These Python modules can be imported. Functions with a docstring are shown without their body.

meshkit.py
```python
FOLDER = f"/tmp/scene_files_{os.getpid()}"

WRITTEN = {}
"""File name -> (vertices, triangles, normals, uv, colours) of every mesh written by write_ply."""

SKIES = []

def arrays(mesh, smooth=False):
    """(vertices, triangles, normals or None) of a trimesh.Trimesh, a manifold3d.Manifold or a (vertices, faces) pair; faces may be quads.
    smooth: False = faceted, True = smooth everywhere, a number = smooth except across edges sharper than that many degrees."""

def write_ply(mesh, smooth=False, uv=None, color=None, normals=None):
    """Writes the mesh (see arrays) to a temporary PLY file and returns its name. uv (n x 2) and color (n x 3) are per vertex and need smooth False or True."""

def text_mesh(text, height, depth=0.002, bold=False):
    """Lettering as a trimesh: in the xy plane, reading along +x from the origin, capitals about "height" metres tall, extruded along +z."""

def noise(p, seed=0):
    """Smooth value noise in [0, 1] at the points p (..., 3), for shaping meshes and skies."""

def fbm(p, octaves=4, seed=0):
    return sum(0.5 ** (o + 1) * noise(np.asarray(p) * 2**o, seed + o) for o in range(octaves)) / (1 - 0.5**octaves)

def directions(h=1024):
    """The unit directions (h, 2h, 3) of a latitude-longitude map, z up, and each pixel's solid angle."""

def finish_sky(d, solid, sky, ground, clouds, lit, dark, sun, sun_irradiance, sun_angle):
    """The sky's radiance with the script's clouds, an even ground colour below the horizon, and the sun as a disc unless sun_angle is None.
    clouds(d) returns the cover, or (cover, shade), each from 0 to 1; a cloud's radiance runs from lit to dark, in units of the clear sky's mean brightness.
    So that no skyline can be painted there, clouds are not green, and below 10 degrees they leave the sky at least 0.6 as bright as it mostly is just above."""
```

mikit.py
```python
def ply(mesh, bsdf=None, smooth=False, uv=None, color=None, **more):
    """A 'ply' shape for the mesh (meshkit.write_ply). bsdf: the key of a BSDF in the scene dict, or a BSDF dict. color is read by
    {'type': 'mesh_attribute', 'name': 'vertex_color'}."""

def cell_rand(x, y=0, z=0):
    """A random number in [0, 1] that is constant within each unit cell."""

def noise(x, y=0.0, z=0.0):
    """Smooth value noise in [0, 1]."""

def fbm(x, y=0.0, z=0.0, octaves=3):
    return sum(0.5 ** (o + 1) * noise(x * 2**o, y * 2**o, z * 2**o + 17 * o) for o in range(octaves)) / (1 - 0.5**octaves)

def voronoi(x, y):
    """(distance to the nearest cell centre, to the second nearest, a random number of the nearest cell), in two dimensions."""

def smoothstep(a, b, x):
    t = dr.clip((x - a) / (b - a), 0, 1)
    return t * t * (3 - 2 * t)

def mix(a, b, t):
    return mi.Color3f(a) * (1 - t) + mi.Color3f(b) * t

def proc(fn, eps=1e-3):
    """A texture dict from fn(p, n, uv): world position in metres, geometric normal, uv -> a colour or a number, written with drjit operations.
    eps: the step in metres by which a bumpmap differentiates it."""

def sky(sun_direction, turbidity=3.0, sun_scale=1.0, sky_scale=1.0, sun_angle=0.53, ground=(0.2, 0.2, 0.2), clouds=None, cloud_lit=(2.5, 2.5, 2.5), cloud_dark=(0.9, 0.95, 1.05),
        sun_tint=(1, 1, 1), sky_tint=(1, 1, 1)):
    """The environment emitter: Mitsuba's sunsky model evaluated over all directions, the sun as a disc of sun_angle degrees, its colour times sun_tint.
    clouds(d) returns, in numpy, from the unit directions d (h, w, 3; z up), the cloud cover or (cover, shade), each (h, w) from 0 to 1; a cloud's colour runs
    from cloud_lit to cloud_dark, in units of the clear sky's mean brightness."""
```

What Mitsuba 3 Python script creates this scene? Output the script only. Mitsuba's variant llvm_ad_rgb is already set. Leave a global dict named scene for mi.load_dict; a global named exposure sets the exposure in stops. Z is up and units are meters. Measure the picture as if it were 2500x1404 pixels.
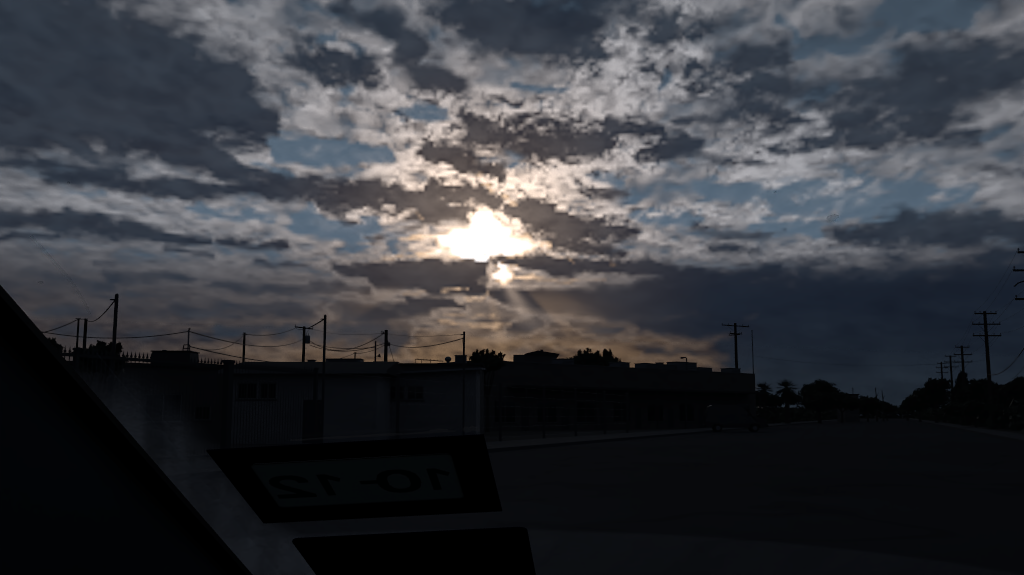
import math, random
import numpy as np, trimesh, mitsuba as mi, mikit, meshkit
import manifold3d as m3
from shapely.geometry import Polygon, box as sbox

T = mi.ScalarTransform4f
scene, labels = {}, {}
EYE = (0.0, 0.0, 1.35)
PITCH = math.radians(7.75)

# ------------------------------------------------------------------ camera
scene['camera'] = {'type': 'perspective', 'fov': 57.05, 'near_clip': 0.02, 'far_clip': 6000.0,
                   'to_world': T().look_at(origin=EYE, target=(0, math.cos(PITCH), 1.35 + math.sin(PITCH)), up=(0, 0, 1))}
exposure = 0.0

# ------------------------------------------------------------------ sky: low sun behind a broken cloud deck
def fb(a,e,fa,fe,seed,oct=4):
    return meshkit.fbm(np.stack([a*fa+31.7*seed,e*fe+11.3*seed,0*a+seed*1.37],-1),oct,seed)
def sst(a,b,x):
    t=np.clip((x-a)/(b-a),0,1); return t*t*(3-2*t)
def strokes(a,e,S,soft=True):
    """cloud masses: each a tapering stroke (azimuth, elevation of both ends, half thickness at both ends, weight), in degrees"""
    out=np.zeros_like(a)
    for a0,e0,a1,e1,r0,r1,w in S:
        dx,de=a1-a0,e1-e0
        t=np.clip(((a-a0)*dx+(e-e0)*de)/max(dx*dx+de*de,1e-9),0,1)
        r=r0+(r1-r0)*t
        q=np.sqrt((a-a0-t*dx)**2+(e-e0-t*de)**2)/r
        v=w*(1.5*np.exp(-(q/1.12)**2) if soft else np.clip(1.5-q,0,1.5))
        out=np.maximum(out,v) if w>0 else out+v
    return out
def cells(x,y,seed):
    """small cloud puffs: 0 in the thin gaps between neighbouring puffs, rising to 1 inside them"""
    ix,iy=np.floor(x),np.floor(y); f1=np.full(x.shape,9.); f2=f1.copy()
    for i in (-1,0,1):
        for j in (-1,0,1):
            cx,cy=ix+i,iy+j; q=np.stack([cx,cy,0*cx],-1)
            d=np.hypot(cx+.1+.8*meshkit.noise(q,seed)-x,cy+.1+.8*meshkit.noise(q,seed+1)-y)
            f2=np.where(d<f1,f1,np.minimum(f2,d)); f1=np.minimum(f1,d)
    return sst(.0,.34,f2-f1)*(1-.55*f1)
SUNA,SUNE=-2.02,10.58
TINT=np.array([.02,.036,.125])                                    # deep dusk blue behind the clouds
MEAN=(np.array([.0419,.05255,.0592])*TINT).mean()
WHITE,WARM=np.array([2.0,2.95,3.9]),np.array([1.7,.87,.2])         # cloud in cool light, cloud in the low sun's light
LIT,DRK=WHITE/MEAN,WARM/MEAN
# the clear sky's own radiance near the sun, as a fit in azimuth from the sun and elevation
CLEARFIT=[[-.11,-.36,-.011,-.315,-.225,.026,-.044,-.001,.038],[-.466,-.345,.001,-.105,-.306,.045,-.002,-.002,.026],[-1.484,-.252,.006,.485,-.482,.075,.034,-.003,.01]]
def rgb3(*c): return np.array(c)
def lerp(a,b,t): return a*(1-t[...,None])+b*t[...,None]
def make(DARK,CLEAR,BRIGHT):
  def tones(a,e,th):
    """colours that the layers take at a direction: open sky, sunlit thin cloud, thick cloud"""
    blue=lerp(rgb3(.027,.046,.112),rgb3(.104,.140,.222),np.clip(1.2-.07*np.maximum(e-12,0)-.018*np.maximum(th-8,0),0,1))
    lit=lerp(lerp(rgb3(.272,.282,.288),rgb3(.50,.44,.38),np.exp(-(th/11)**2)),rgb3(1.25,.99,.72),np.exp(-(th/5.6)**2))
    lit=lit*(1-.25*sst(16,34,th))[...,None]
    thick=lerp(rgb3(.027,.034,.055),rgb3(.0105,.0142,.031),sst(11,6.5,e)*sst(3,12,a))
    away=sst(28,60,th); lit=lit*(1-.72*away)[...,None]; thick=thick*(1-.42*away)[...,None]; blue=blue*(1-.55*away)[...,None]
    thick=lerp(thick,rgb3(.050,.044,.047),sst(16,5,th)*.8)
    thick=lerp(thick,rgb3(.19,.15,.128),np.exp(-(th/4.6)**2)*sst(8.5,11,e))
    return blue,lit,thick
  def one(a,e,far=False):
    w1,w2=fb(a,e,.22,.4,1)-.5,fb(a,e,.22,.4,2)-.5
    w3,w4=fb(a,e,.7,1.3,3)-.5,fb(a,e,.7,1.3,4)-.5
    if far: pole=sst(80,45,e); w1,w2,w3,w4=w1*pole,w2*pole,w3*pole,w4*pole
    aw,ew=a+3.0*w1+1.8*w3,e+1.3*w2+.9*w4
    ab,eb=a+.5*w1+1.0*w3,e+.25*w2+.6*w4
    th=np.hypot(a-SUNA,(e-SUNE)*1.15)
    D=.5+.58*sst(32,66,th)+1.7*(fb(a,e,.06,.13,7,4)-.45) if far else strokes(aw,ew,DARK)
    # the cloud deck seen in perspective: a level sheet
    r=1/np.sin(np.radians(np.maximum(e,0)+3.2)); X,Y=r*np.sin(np.radians(a)),r*np.cos(np.radians(a))
    z=np.zeros_like(X)
    X=X+.06*w3; Y=Y+.2*w4
    n3=meshkit.fbm(np.stack([X*3.4,Y*3.2,z],-1),3,9)
    def ripple(dy):
        return sum(g*meshkit.noise(np.stack([X*q,Y*q*.72+dy*q/13,z+q],-1),5+k) for k,(q,g) in enumerate(((8,.30),(15,.42),(29,.44))))
    f1=ripple(0); f2=ripple(.34)
    hi=sst(6.5,10,e)
    rip=np.exp(-(np.hypot((a-3)*.8,(e-15)*1.25)/14)**2)*hi*sst(.28,.5,n3)
    wx,wy=1.6*w3+1.2*(n3-.5),1.4*w4+.9*(f1-.5)
    cell=.6 if far else .6+(.6*cells(X*12.5+wx,Y*12+wy+.35*np.sin(X*23),51)+.25*cells(X*25+wx,Y*22+wy,61)+.5*(f1-.5)-.36)*1.15*rip
    emb=(f2-f1)*hi
    low_n=.6*fb(a,e+.1*a,.28,1.7,21,5)+.4*(1-np.abs(2*fb(a,e+.13*a,.5,2.6,23,3)-1))**1.5
    lump=n3*hi+low_n*(1-hi)
    tex=np.clip(.88+1.2*(cell-.6)+1.3*(lump-.5)+1.7*(f1-.5)*hi+2.6*emb*(.45+rip),.18,1.75)
    D=D+1.0*(fb(a,e,.5,1.2,11,5)-.5)+.45*(lump-.5)+1.15*(f1-.5)*hi-.8*(cell-.6)+.45*(fb(a,e,1.5,2.6,41,2)-.5)
    ns=np.exp(-(th/6.5)**2); lo,hi2=.26+.2*ns,1.3-.5*ns
    s2=sst(0,1,(D-lo)/(hi2-lo))
    rim=sst(.1,.34,D)*(1-sst(.38,.62,D))
    C=(0 if far else strokes(a+1.0*w1+1.3*w3,e+.5*w2+.7*w4,CLEAR))+1.3*(fb(a,e,.9,2.0,17,4)-.5)+.9*(.5-f1)*hi
    L=.76+1.2*(lump-.5)+.8*(f1-.5)*hi+.9*(cell-.6)-1.0*sst(.1,1.3,C)
    c1=(.84+.1*np.exp(-th/8))*(.10+.90*sst(-.1,.95,L))
    blue,lit,thick=tones(a,e,th)
    low=sst(10,3.6,e)
    warm=np.exp(-((a+2)/13.5)**2)*np.exp(-((e-2.6)/2.9)**2)
    lt=np.clip(.3+2.7*(low_n-.45),.15,1.9)
    veil=(rgb3(.070,.065,.054)*(.45+.55*np.exp(-((a+6)/16)**2))[...,None]+rgb3(.165,.064,.018)*warm[...,None]+rgb3(.12,.085,.055)*np.exp(-th/5)[...,None])*lt[...,None]+rgb3(.011,.011,.013)
    sheet=lit*(tex*(1-.74*sst(12.5,7,e)))[...,None]
    sheet=sheet+(veil-sheet)*low[...,None]
    c1=c1+(.99-c1)*low
    col=blue+(sheet-blue)*c1[...,None]
    thick=thick*(1+(.25*sst(4,.5,e)+.5*(low_n-.45))*sst(8,5,e))[...,None]
    body=thick*(.72+.56*fb(a,e,.5,1.0,13,4)+.5*(f1-.5)*hi)[...,None]+rgb3(.03,.016,.008)*(warm*.5)[...,None]
    col=col+(body-col)*(.965*s2)[...,None]
    col=col+lit*((.05+.9*np.exp(-th/5))*rim*.45)[...,None]
    if far: return col
    # light through the breaks, and the beams under them
    B=strokes(ab,eb,BRIGHT,False)+1.15*(fb(a,e,1.5,2.8,15,4)-.5)
    b=sst(.4,.8,B); amp=np.clip(B,0,1.4)*(.22+3.4*np.exp(-th/2.4))
    hot=rgb3(1.,.72,.46)*amp[...,None]+rgb3(0,.28,.5)*(amp*sst(1.0,2.2,amp))[...,None]
    col=col+(np.maximum(hot,col)-col)*b[...,None]
    ray=np.exp(-((a-(-.6)-(8.4-e)*.62)/(.14+.2*np.clip(8.6-e,0,9)))**2)*sst(8.6,8.1,e)*sst(4.3,8.0,e)
    phi=np.arctan2(a-SUNA,SUNE-e)
    fan=sst(.45,.75,meshkit.noise(np.stack([phi*4.6,z,z+3.3],-1),31))*np.exp(-((th-6.)/3.2)**2)*sst(8.2,6.5,e)*np.exp(-(phi/1.1)**2)
    col=col+rgb3(.26,.20,.15)*ray[...,None]+rgb3(.17,.105,.06)*fan[...,None]
    g1=.55*np.exp(-(np.hypot(a-SUNA-.5,(e-SUNE+.1)*2.3)/2.0)**2)+.34*np.exp(-np.hypot(a-SUNA,(e-SUNE)*1.25)/2.1)
    col=col+rgb3(1.,.80,.62)*(g1*(1-.75*sst(.6,1.1,D)))[...,None]
    return col
  def clouds(d):
    a=np.degrees(np.arctan2(d[...,0],d[...,1])); e=np.degrees(np.arcsin(np.clip(d[...,2],-1,1)))
    col=one(np.abs(a)+9,e,True)      # the same broken deck carried on round the sky
    m=(np.abs(a)<37)&(e<31); i,j=np.nonzero(m); v=(slice(i.min(),i.max()+1),slice(j.min(),j.max()+1))
    am,em=a[v],e[v]; cm=0
    for da,de in ((-.06,-.03),(.03,-.06),(.06,.03),(-.03,.06)): cm=cm+one(am+da,em+de)/4
    near=sum(np.roll(cm,(p,q),(0,1)) for p,q in ((1,0),(-1,0),(0,1),(0,-1)))/4
    cm=np.maximum(cm+.45*(cm-near),cm*.5)
    wob=9*(fb(am,em,.12,.2,71,3)-.5); o=np.maximum(sst(31.5,36.8,np.abs(am)+wob),sst(25.5,30.8,em+wob*.6))[...,None]
    o=np.maximum(o,np.maximum(sst(36,37,np.abs(am)),sst(30,31,em))[...,None])
    col[v]=col[v]*o+cm*(1-o)
    # share of the two cloud lights that gives these colours over the dusk blue
    x,y=np.minimum(np.abs(a-SUNA),60)/10,np.clip(e,.3,32)/10
    base=np.exp(np.stack([1+0*x,x,x*x,y,y*y,y**3,x*y,x*x*y,x*y*y],-1)@np.array(CLEARFIT).T)*TINT
    W=np.maximum((col-base)@np.linalg.pinv(np.stack([WHITE,WARM])),0)
    W=W/np.maximum(1,W.sum(-1,keepdims=True))
    c=W.sum(-1)
    return c,W[...,1]/np.maximum(c,1e-6)
  return clouds
# where the cloud masses, the gaps and the brightest breaks stand: azimuth and elevation of both ends, half thickness at both ends, weight
DARK = [(-33.33, 17.99, -22.6, 18.85, 4.24, 3.96, 1.35), (-22.59, 18.63, -17.28, 18.07, 3.49, 2.28, 1.3), (-17.28, 18.07, -14.61, 17.13, 1.8, 0.54, 1.1), (-18.13, 16.14, -15.31, 16.37, 0.96, 0.44, 0.9), (-33.54, 20.59, -24.99, 22.01, 2.54, 1.37, 1), (-22.44, 15.95, -18.56, 15.17, 1.4, 1.07, 1.2), (-19.02, 15.25, -13.99, 13.17, 0.95, 0.59, 1), (-33.09, 14.94, -20.41, 15.7, 1.48, 1.18, 0.9), (-28.8, 13.53, -22.97, 13.62, 0.49, 0.51, 0.75), (-26.55, 13.13, -20.28, 12.98, 0.63, 0.61, 0.95), (-20.73, 13.01, -13.74, 12.94, 0.61, 0.49, 0.9), (-30.89, 10.25, -25.97, 10.44, 0.56, 0.59, 1), (-26.18, 10.42, -20.6, 10.23, 0.59, 0.56, 1), (-21.04, 10.27, -17.64, 10.05, 0.56, 0.24, 1), (-30.83, 9.33, -25.72, 9.74, 0.26, 0.23, 0.8), (-16.95, 10.09, -13.28, 9.87, 0.38, 0.29, 0.9), (-15.04, 8.98, -11.69, 8.86, 0.29, 0.25, 0.6), (-20.55, 9.3, -17.84, 9.28, 0.21, 0.19, 0.6), (-23.97, 8.28, -20.06, 8.39, 0.23, 0.24, 0.5), (-23.51, 7.62, -19.13, 7.61, 0.32, 0.28, 0.55), (-10.86, 23.65, -7.54, 23.28, 0.98, 0.87, 0.9), (-8.31, 23.36, -6.48, 21.59, 1.12, 1, 1), (-6.99, 21.34, -5.43, 20.22, 1, 0.75, 0.85), (-4.91, 20.23, -3.1, 19.44, 1.13, 0.7, 1), (-12.78, 20.76, -9.52, 20.63, 0.98, 1.24, 0.95), (-10.02, 20.48, -8.99, 19.83, 0.99, 0.74, 0.8), (-14.07, 22.49, -12.58, 22.16, 0.73, 0.49, 0.5), (-23.43, 21.61, -20.67, 20.66, 0.92, 0.94, 0.6), (-7.44, 18.24, -6.41, 17.32, 0.35, 0.35, 0.5), (-3.68, 25.58, 4.46, 25.11, 2.24, 2.24, 1), (-3.13, 23.55, 3.91, 23.3, 1.38, 1.62, 1.25), (-1.56, 22.41, 4.94, 21.99, 1.13, 0.87, 1), (0.52, 21.48, 4.92, 20.94, 0.88, 0.88, 0.7), (7.29, 23.86, 10.09, 23.02, 1.49, 1.48, 0.65), (9.05, 22.4, 13.1, 22.8, 1.24, 0.98, 0.65), (8, 21.06, 10.27, 20.47, 0.87, 0.74, 0.55), (-2.06, 17.17, 2.05, 16.56, 1.01, 1.26, 1), (2.06, 16.93, 5.89, 16.49, 1.26, 0.75, 1), (5.9, 17.34, 8.43, 17, 0.55, 0.55, 0.8), (-5.37, 15.95, -2.82, 15.58, 0.55, 0.7, 1), (-3.84, 15.69, -0.77, 14.49, 0.75, 0.6, 0.95), (7.91, 16.42, 9.92, 16.46, 0.45, 0.5, 0.75), (8.65, 15.79, 10.89, 15.64, 0.65, 0.59, 0.95), (9.94, 17.41, 11.44, 17.57, 0.35, 0.44, 0.6), (3.33, 15.57, 5.87, 15.64, 0.35, 0.35, 0.5), (4.33, 13.47, 7.1, 13.16, 0.45, 0.4, 0.7), (4.33, 14.21, 6.36, 14.53, 0.25, 0.25, 0.4), (11.48, 18.99, 15.15, 18.49, 0.99, 1.21, 0.7), (12.67, 17.5, 16.32, 17.93, 1.1, 1.33, 0.75), (15.91, 19.58, 20.05, 17.57, 1.21, 1.42, 0.8), (19.62, 18.07, 24.29, 17.75, 1.54, 1.61, 0.85), (19.32, 16.73, 25.25, 15.84, 1.19, 1.26, 0.9), (23.97, 19.56, 29.13, 18.33, 1.61, 1.77, 0.85), (24.72, 17.69, 28.09, 17.86, 1.38, 1.12, 0.85), (12.27, 20.34, 16.45, 20.91, 1.11, 0.96, 0.8), (20.41, 15.7, 26.86, 14.87, 0.71, 0.56, 0.75), (15.05, 15.8, 20.4, 15.36, 0.44, 0.47, 0.6), (11.17, 16.63, 14.81, 15.93, 0.4, 0.39, 0.55), (11.85, 14.68, 15.24, 14.72, 0.39, 0.29, 0.5), (20.3, 22.48, 22.99, 21.67, 0.71, 0.46, 0.5), (26.76, 13.22, 29.53, 12.68, 0.36, 0.35, 0.5), (-13.99, 13.24, -10.58, 13.05, 0.78, 0.94, 1), (-10.83, 13.28, -6.09, 13.19, 0.99, 0.7, 1), (-12.81, 13.91, -10.6, 14.01, 0.49, 0.4, 0.8), (-5.34, 13.7, -2.8, 13.25, 0.75, 0.85, 0.95), (-3.06, 13.37, -1.02, 12.77, 0.85, 0.4, 0.95), (-6.07, 11.96, -3.3, 12.25, 0.65, 0.65, 0.8), (-10.3, 11.59, -7.33, 12.18, 0.35, 0.45, 0.55), (-8.79, 10.42, -6.06, 11.22, 0.35, 0.45, 0.5), (-0.25, 12.4, 2.03, 12.27, 0.6, 0.85, 1), (1.27, 11.78, 4.55, 11.25, 1.1, 1.05, 1), (3.8, 11.26, 7.06, 10.95, 1.05, 0.65, 1), (4.54, 10.26, 6.29, 9.61, 0.75, 0.6, 1), (2.78, 10.65, 4.54, 10.26, 0.35, 0.55, 0.9), (-10.47, 8.85, -1.76, 8.92, 0.44, 0.55, 1.05), (-7.51, 8.23, -2.52, 8.34, 0.65, 0.65, 1.05), (-5.01, 7.65, -1.76, 7.8, 0.45, 0.5, 1), (-1.01, 9.39, 2.02, 9.24, 0.35, 0.45, 1.05), (2.02, 9.29, 6.28, 8.87, 0.6, 0.5, 1), (4.28, 8.9, 9.24, 8.56, 0.45, 0.64, 1), (9.23, 8.19, 15.95, 8.22, 0.89, 0.63, 1), (-1.26, 7.17, 2.01, 6.8, 0.55, 0.75, 1), (2.01, 6.92, 8.71, 6.6, 0.9, 1.09, 1), (8.23, 6.98, 15.89, 6.79, 1.14, 1.68, 1.05), (15.42, 6.56, 30.61, 6.29, 2.05, 2.37, 1.1), (7.71, 5.51, 15.83, 5.11, 0.45, 1.2, 1), (14.63, 3.94, 30.42, 3.51, 2.17, 2.79, 1.1), (15.7, 1.54, 30.28, 1.38, 1.67, 2.35, 1.1), (19.94, 10.62, 24.93, 10.37, 0.76, 0.87, 1), (24.71, 10.16, 30.85, 9.72, 0.82, 0.91, 1), (27.29, 8.72, 30.78, 8.65, 0.89, 1.3, 0.7), (11.98, 10.8, 16.03, 10.5, 0.29, 0.29, 0.6), (11.27, 11.19, 12.23, 11.03, 0.3, 0.29, 0.55), (12.44, 9.93, 14.83, 9.71, 0.39, 0.34, 0.7), (15.08, 10.18, 16.75, 10.82, 0.24, 0.19, 0.5), (-17.76, 7.43, -10.44, 7.38, 0.38, 0.44, 0.55), (-12.14, 7.75, -8.73, 7.59, 0.44, 0.4, 0.65), (-19.5, 5.95, -12.09, 5.92, 0.57, 0.63, 0.6), (-10.16, 5.96, -5.25, 6.4, 0.64, 0.45, 0.85), (-9.16, 5, -7.2, 4.41, 0.89, 0.89, 0.75), (-6.25, 6.76, -3.51, 6.67, 0.45, 0.35, 0.8), (-16.74, 4.85, -9.16, 4.75, 0.62, 0.74, 0.65), (-0.25, 5.19, 1.25, 5.56, 0.35, 0.35, 0.5), (3.74, 5.3, 6.22, 5.28, 0.35, 0.25, 0.7), (-25.41, 4.35, -17.64, 4.35, 0.68, 0.71, 0.5), (-28.78, 7.28, -23.48, 7.16, 0.48, 0.51, 0.45), (-26.7, 5.64, -19.94, 5.7, 0.58, 0.61, 0.5), (7.68, 4.03, 15.77, 3.44, 0.25, 0.48, 0.5)]
CLEAR = [(-14.08, 15.74, -8.15, 15.62, 0.88, 0.6, 1), (-6.8, 18.15, -4.25, 18.15, 0.55, 0.4, 1), (16.82, 12.71, 23.73, 11.72, 1.2, 1.29, 1), (7.82, 11.92, 11.52, 11.67, 0.5, 0.54, 0.9), (5.1, 14.44, 6.36, 14.21, 0.4, 0.45, 0.8), (23.27, 22.71, 26.47, 21.66, 0.83, 0.81, 1), (-12.73, 11.38, -9.3, 11.14, 0.74, 0.89, 1), (-18.87, 11.82, -14.66, 11.69, 0.48, 0.49, 0.6), (16.52, 22.7, 17.45, 21.93, 0.39, 0.34, 0.6), (19.52, 20.84, 23.13, 20.29, 0.33, 0.23, 0.5), (10.01, 20.25, 9.49, 19.46, 0.35, 0.35, 0.7), (-9.53, 21.21, -10.49, 19.28, 0.74, 0.54, 0.6), (-15.24, 14.72, -14.01, 13.84, 0.44, 0.44, 0.9), (-11.08, 22.27, -14.04, 21.58, 0.34, 0.44, 0.5), (14.88, 11.27, 18.36, 10.72, 0.49, 0.57, 0.8), (-0.26, 19.7, 3.88, 19.5, 0.25, 0.2, 0.7), (0, 15.18, 3.83, 15, 0.25, 0.25, 0.5), (11.32, 13.26, 16.13, 13, 0.59, 0.82, 0.8), (-26.07, 12.07, -20.25, 12.24, 0.32, 0.24, 0.4), (23.95, 11.7, 26.06, 11.96, 0.92, 0.68, 0.7)]
BRIGHT = [(-4.17, 10.46, 0.76, 10.39, 0.55, 0.65, 1), (-3.42, 10.97, -0.51, 10.91, 0.55, 0.6, 1), (-2.28, 11.65, -1.4, 11.65, 0.55, 0.6, 1), (-2.16, 12.07, -1.52, 12.07, 0.3, 0.35, 1), (0, 10.19, 2.53, 10.38, 0.5, 0.2, 1.1), (-3.66, 9.92, 0.51, 9.94, 0.33, 0.33, 1), (-3.53, 9.72, -1.56, 9.44, 0.18, 0.13, 1), (-6.8, 10.69, -3.79, 10.69, 0.12, 0.28, 0.85), (-5.54, 9.8, -4.41, 9.96, 0.17, 0.2, 0.8), (-8.03, 9.57, -3.53, 9.62, 0.12, 0.13, 0.6), (-0.88, 9.09, 0.25, 8.9, 0.13, 0.1, 0.9), (-0.81, 8.45, -0.15, 8.42, 0.33, 0.33, 1.3), (-0.45, 8.65, -0.45, 8.25, 0.35, 0.35, 1.3), (0.3, 8.25, 1.01, 8.4, 0.15, 0.18, 0.8), (1.01, 8.3, 5.77, 8.16, 0.13, 0.1, 0.62), (2.02, 9.84, 3.03, 9.73, 0.13, 0.15, 0.6), (3.03, 9.83, 3.78, 9.27, 0.15, 0.13, 0.5), (5.29, 9.63, 6.28, 9.12, 0.22, 0.17, 0.42), (-2.3, 14.48, -1.27, 13.51, 0.2, 0.2, 0.75), (-0.64, 13.14, 0.13, 12.77, 0.23, 0.18, 0.8), (-1.79, 13.87, -1.27, 13.56, 0.15, 0.15, 0.8), (-6.33, 12.45, -5.57, 11.85, 0.2, 0.2, 0.5), (-7.83, 12.16, -6.33, 12.2, 0.2, 0.15, 0.4), (-4.26, 7.53, -2.89, 7.64, 0.12, 0.1, 0.6), (-2.63, 7.04, -1.88, 7.1, 0.12, 0.12, 0.65), (-2.01, 7.1, -1.38, 7.5, 0.1, 0.1, 0.5), (-4.49, 5.54, -2.75, 5.4, 0.22, 0.22, 0.55), (-2.5, 5.35, -0.13, 5.46, 0.22, 0.25, 0.58), (-4, 6.04, -1.5, 5.78, 0.15, 0.15, 0.5), (-7.25, 7.32, -5.26, 7.44, 0.12, 0.12, 0.45)]
scene['sky_light'] = mikit.sky([-0.0347, 0.9824, 0.1836], turbidity=3,sun_scale=.002,sun_angle=1.4,sky_tint=tuple(TINT),clouds=make(DARK, CLEAR, BRIGHT),cloud_lit=LIT,cloud_dark=DRK, ground=(.08, .08, .08))


# ------------------------------------------------------------------ materials
def rgb(r, g=None, b=None):
    return {'type': 'rgb', 'value': [r, g if g is not None else r, b if b is not None else r]}
def two(d):
    return {'type': 'twosided', 'bsdf': d}
def princ(color, rough=.7, **k):
    return two({'type': 'principled', 'base_color': color if isinstance(color, dict) else rgb(*color), 'roughness': rough, **k})
def diffuse(*c):
    return two({'type': 'diffuse', 'reflectance': rgb(*c)})
N_, F_ = mikit.noise, mikit.fbm
def asphalt(p, n, uv):
    big = F_(p.x * .15, p.y * .15, 0, 3); fine = N_(p.x * 9, p.y * 9)
    crack = mikit.smoothstep(.0, .05, mi.Float(abs(F_(p.x * .35 + 7, p.y * .35, 3, 3) - .5)))
    return mikit.mix((.019, .022, .026), (.042, .046, .052), big * .8 + fine * .2) * (.55 + .45 * crack)
def concrete(p, n, uv):
    return mikit.mix((.085, .085, .084), (.15, .148, .145), F_(p.x * 1.1, p.y * 1.1, p.z, 3))
def dirt(p, n, uv):
    return mikit.mix((.06, .055, .048), (.12, .11, .098), F_(p.x * .4, p.y * .4, 0, 4))
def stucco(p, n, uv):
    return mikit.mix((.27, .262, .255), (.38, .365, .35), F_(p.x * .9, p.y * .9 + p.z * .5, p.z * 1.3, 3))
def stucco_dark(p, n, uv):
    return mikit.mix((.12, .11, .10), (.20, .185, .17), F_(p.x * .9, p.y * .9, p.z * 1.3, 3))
def wood(p, n, uv):
    return mikit.mix((.05, .04, .032), (.11, .09, .07), F_(p.x * 14, p.y * 14, p.z * .8, 3))
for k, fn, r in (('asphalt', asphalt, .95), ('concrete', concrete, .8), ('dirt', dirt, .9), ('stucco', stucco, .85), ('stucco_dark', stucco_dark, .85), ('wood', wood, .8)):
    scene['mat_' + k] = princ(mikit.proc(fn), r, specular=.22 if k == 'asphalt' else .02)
scene['mat_roof'] = princ((.07, .068, .066), .9, specular=.1)
scene['mat_pale_roof'] = princ((.26, .255, .25), .6)
scene['mat_trim'] = princ((.24, .235, .225), .6)
scene['mat_steel'] = princ((.06, .062, .065), .5, metallic=.3)
scene['mat_galvanised'] = princ((.24, .245, .25), .45, metallic=.5)
scene['mat_cable'] = princ((.02, .02, .02), .6)
scene['mat_pane'] = princ((.015, .017, .02), .08, specular=.6)
scene['mat_leaf'] = two({'type': 'principled', 'base_color': rgb(.045, .058, .026), 'roughness': .7})
scene['mat_leaf_dry'] = two({'type': 'principled', 'base_color': rgb(.07, .066, .034), 'roughness': .8})
scene['mat_bark'] = princ((.07, .055, .042), .9)
scene['mat_paint'] = princ((.02, .026, .026), .3, clearcoat=.6, clearcoat_gloss=.9)
scene['mat_rubber'] = princ((.018, .018, .018), .8)
scene['mat_frit'] = princ((.004, .004, .004), .7)
scene['mat_plastic'] = princ((.22, .28, .30), .75)
scene['mat_dash'] = princ((.03, .032, .035), .9, specular=.1)
scene['mat_fabric'] = princ((.12, .12, .12), .95)
scene['mat_lens'] = princ((.25, .25, .24), .1)
scene['mat_glass'] = {'type': 'thindielectric', 'int_ior': 1.5}
scene['mat_sticker_dark'] = diffuse(.01, .01, .03)
scene['mat_sticker_panel'] = {'type': 'principledthin', 'base_color': rgb(.085, .115, .112), 'roughness': .9, 'diff_trans': 1.0}
scene['mat_sticker_ink'] = diffuse(.10, .13, .13)
scene['mat_sticker_faded'] = diffuse(.05, .058, .06)

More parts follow.
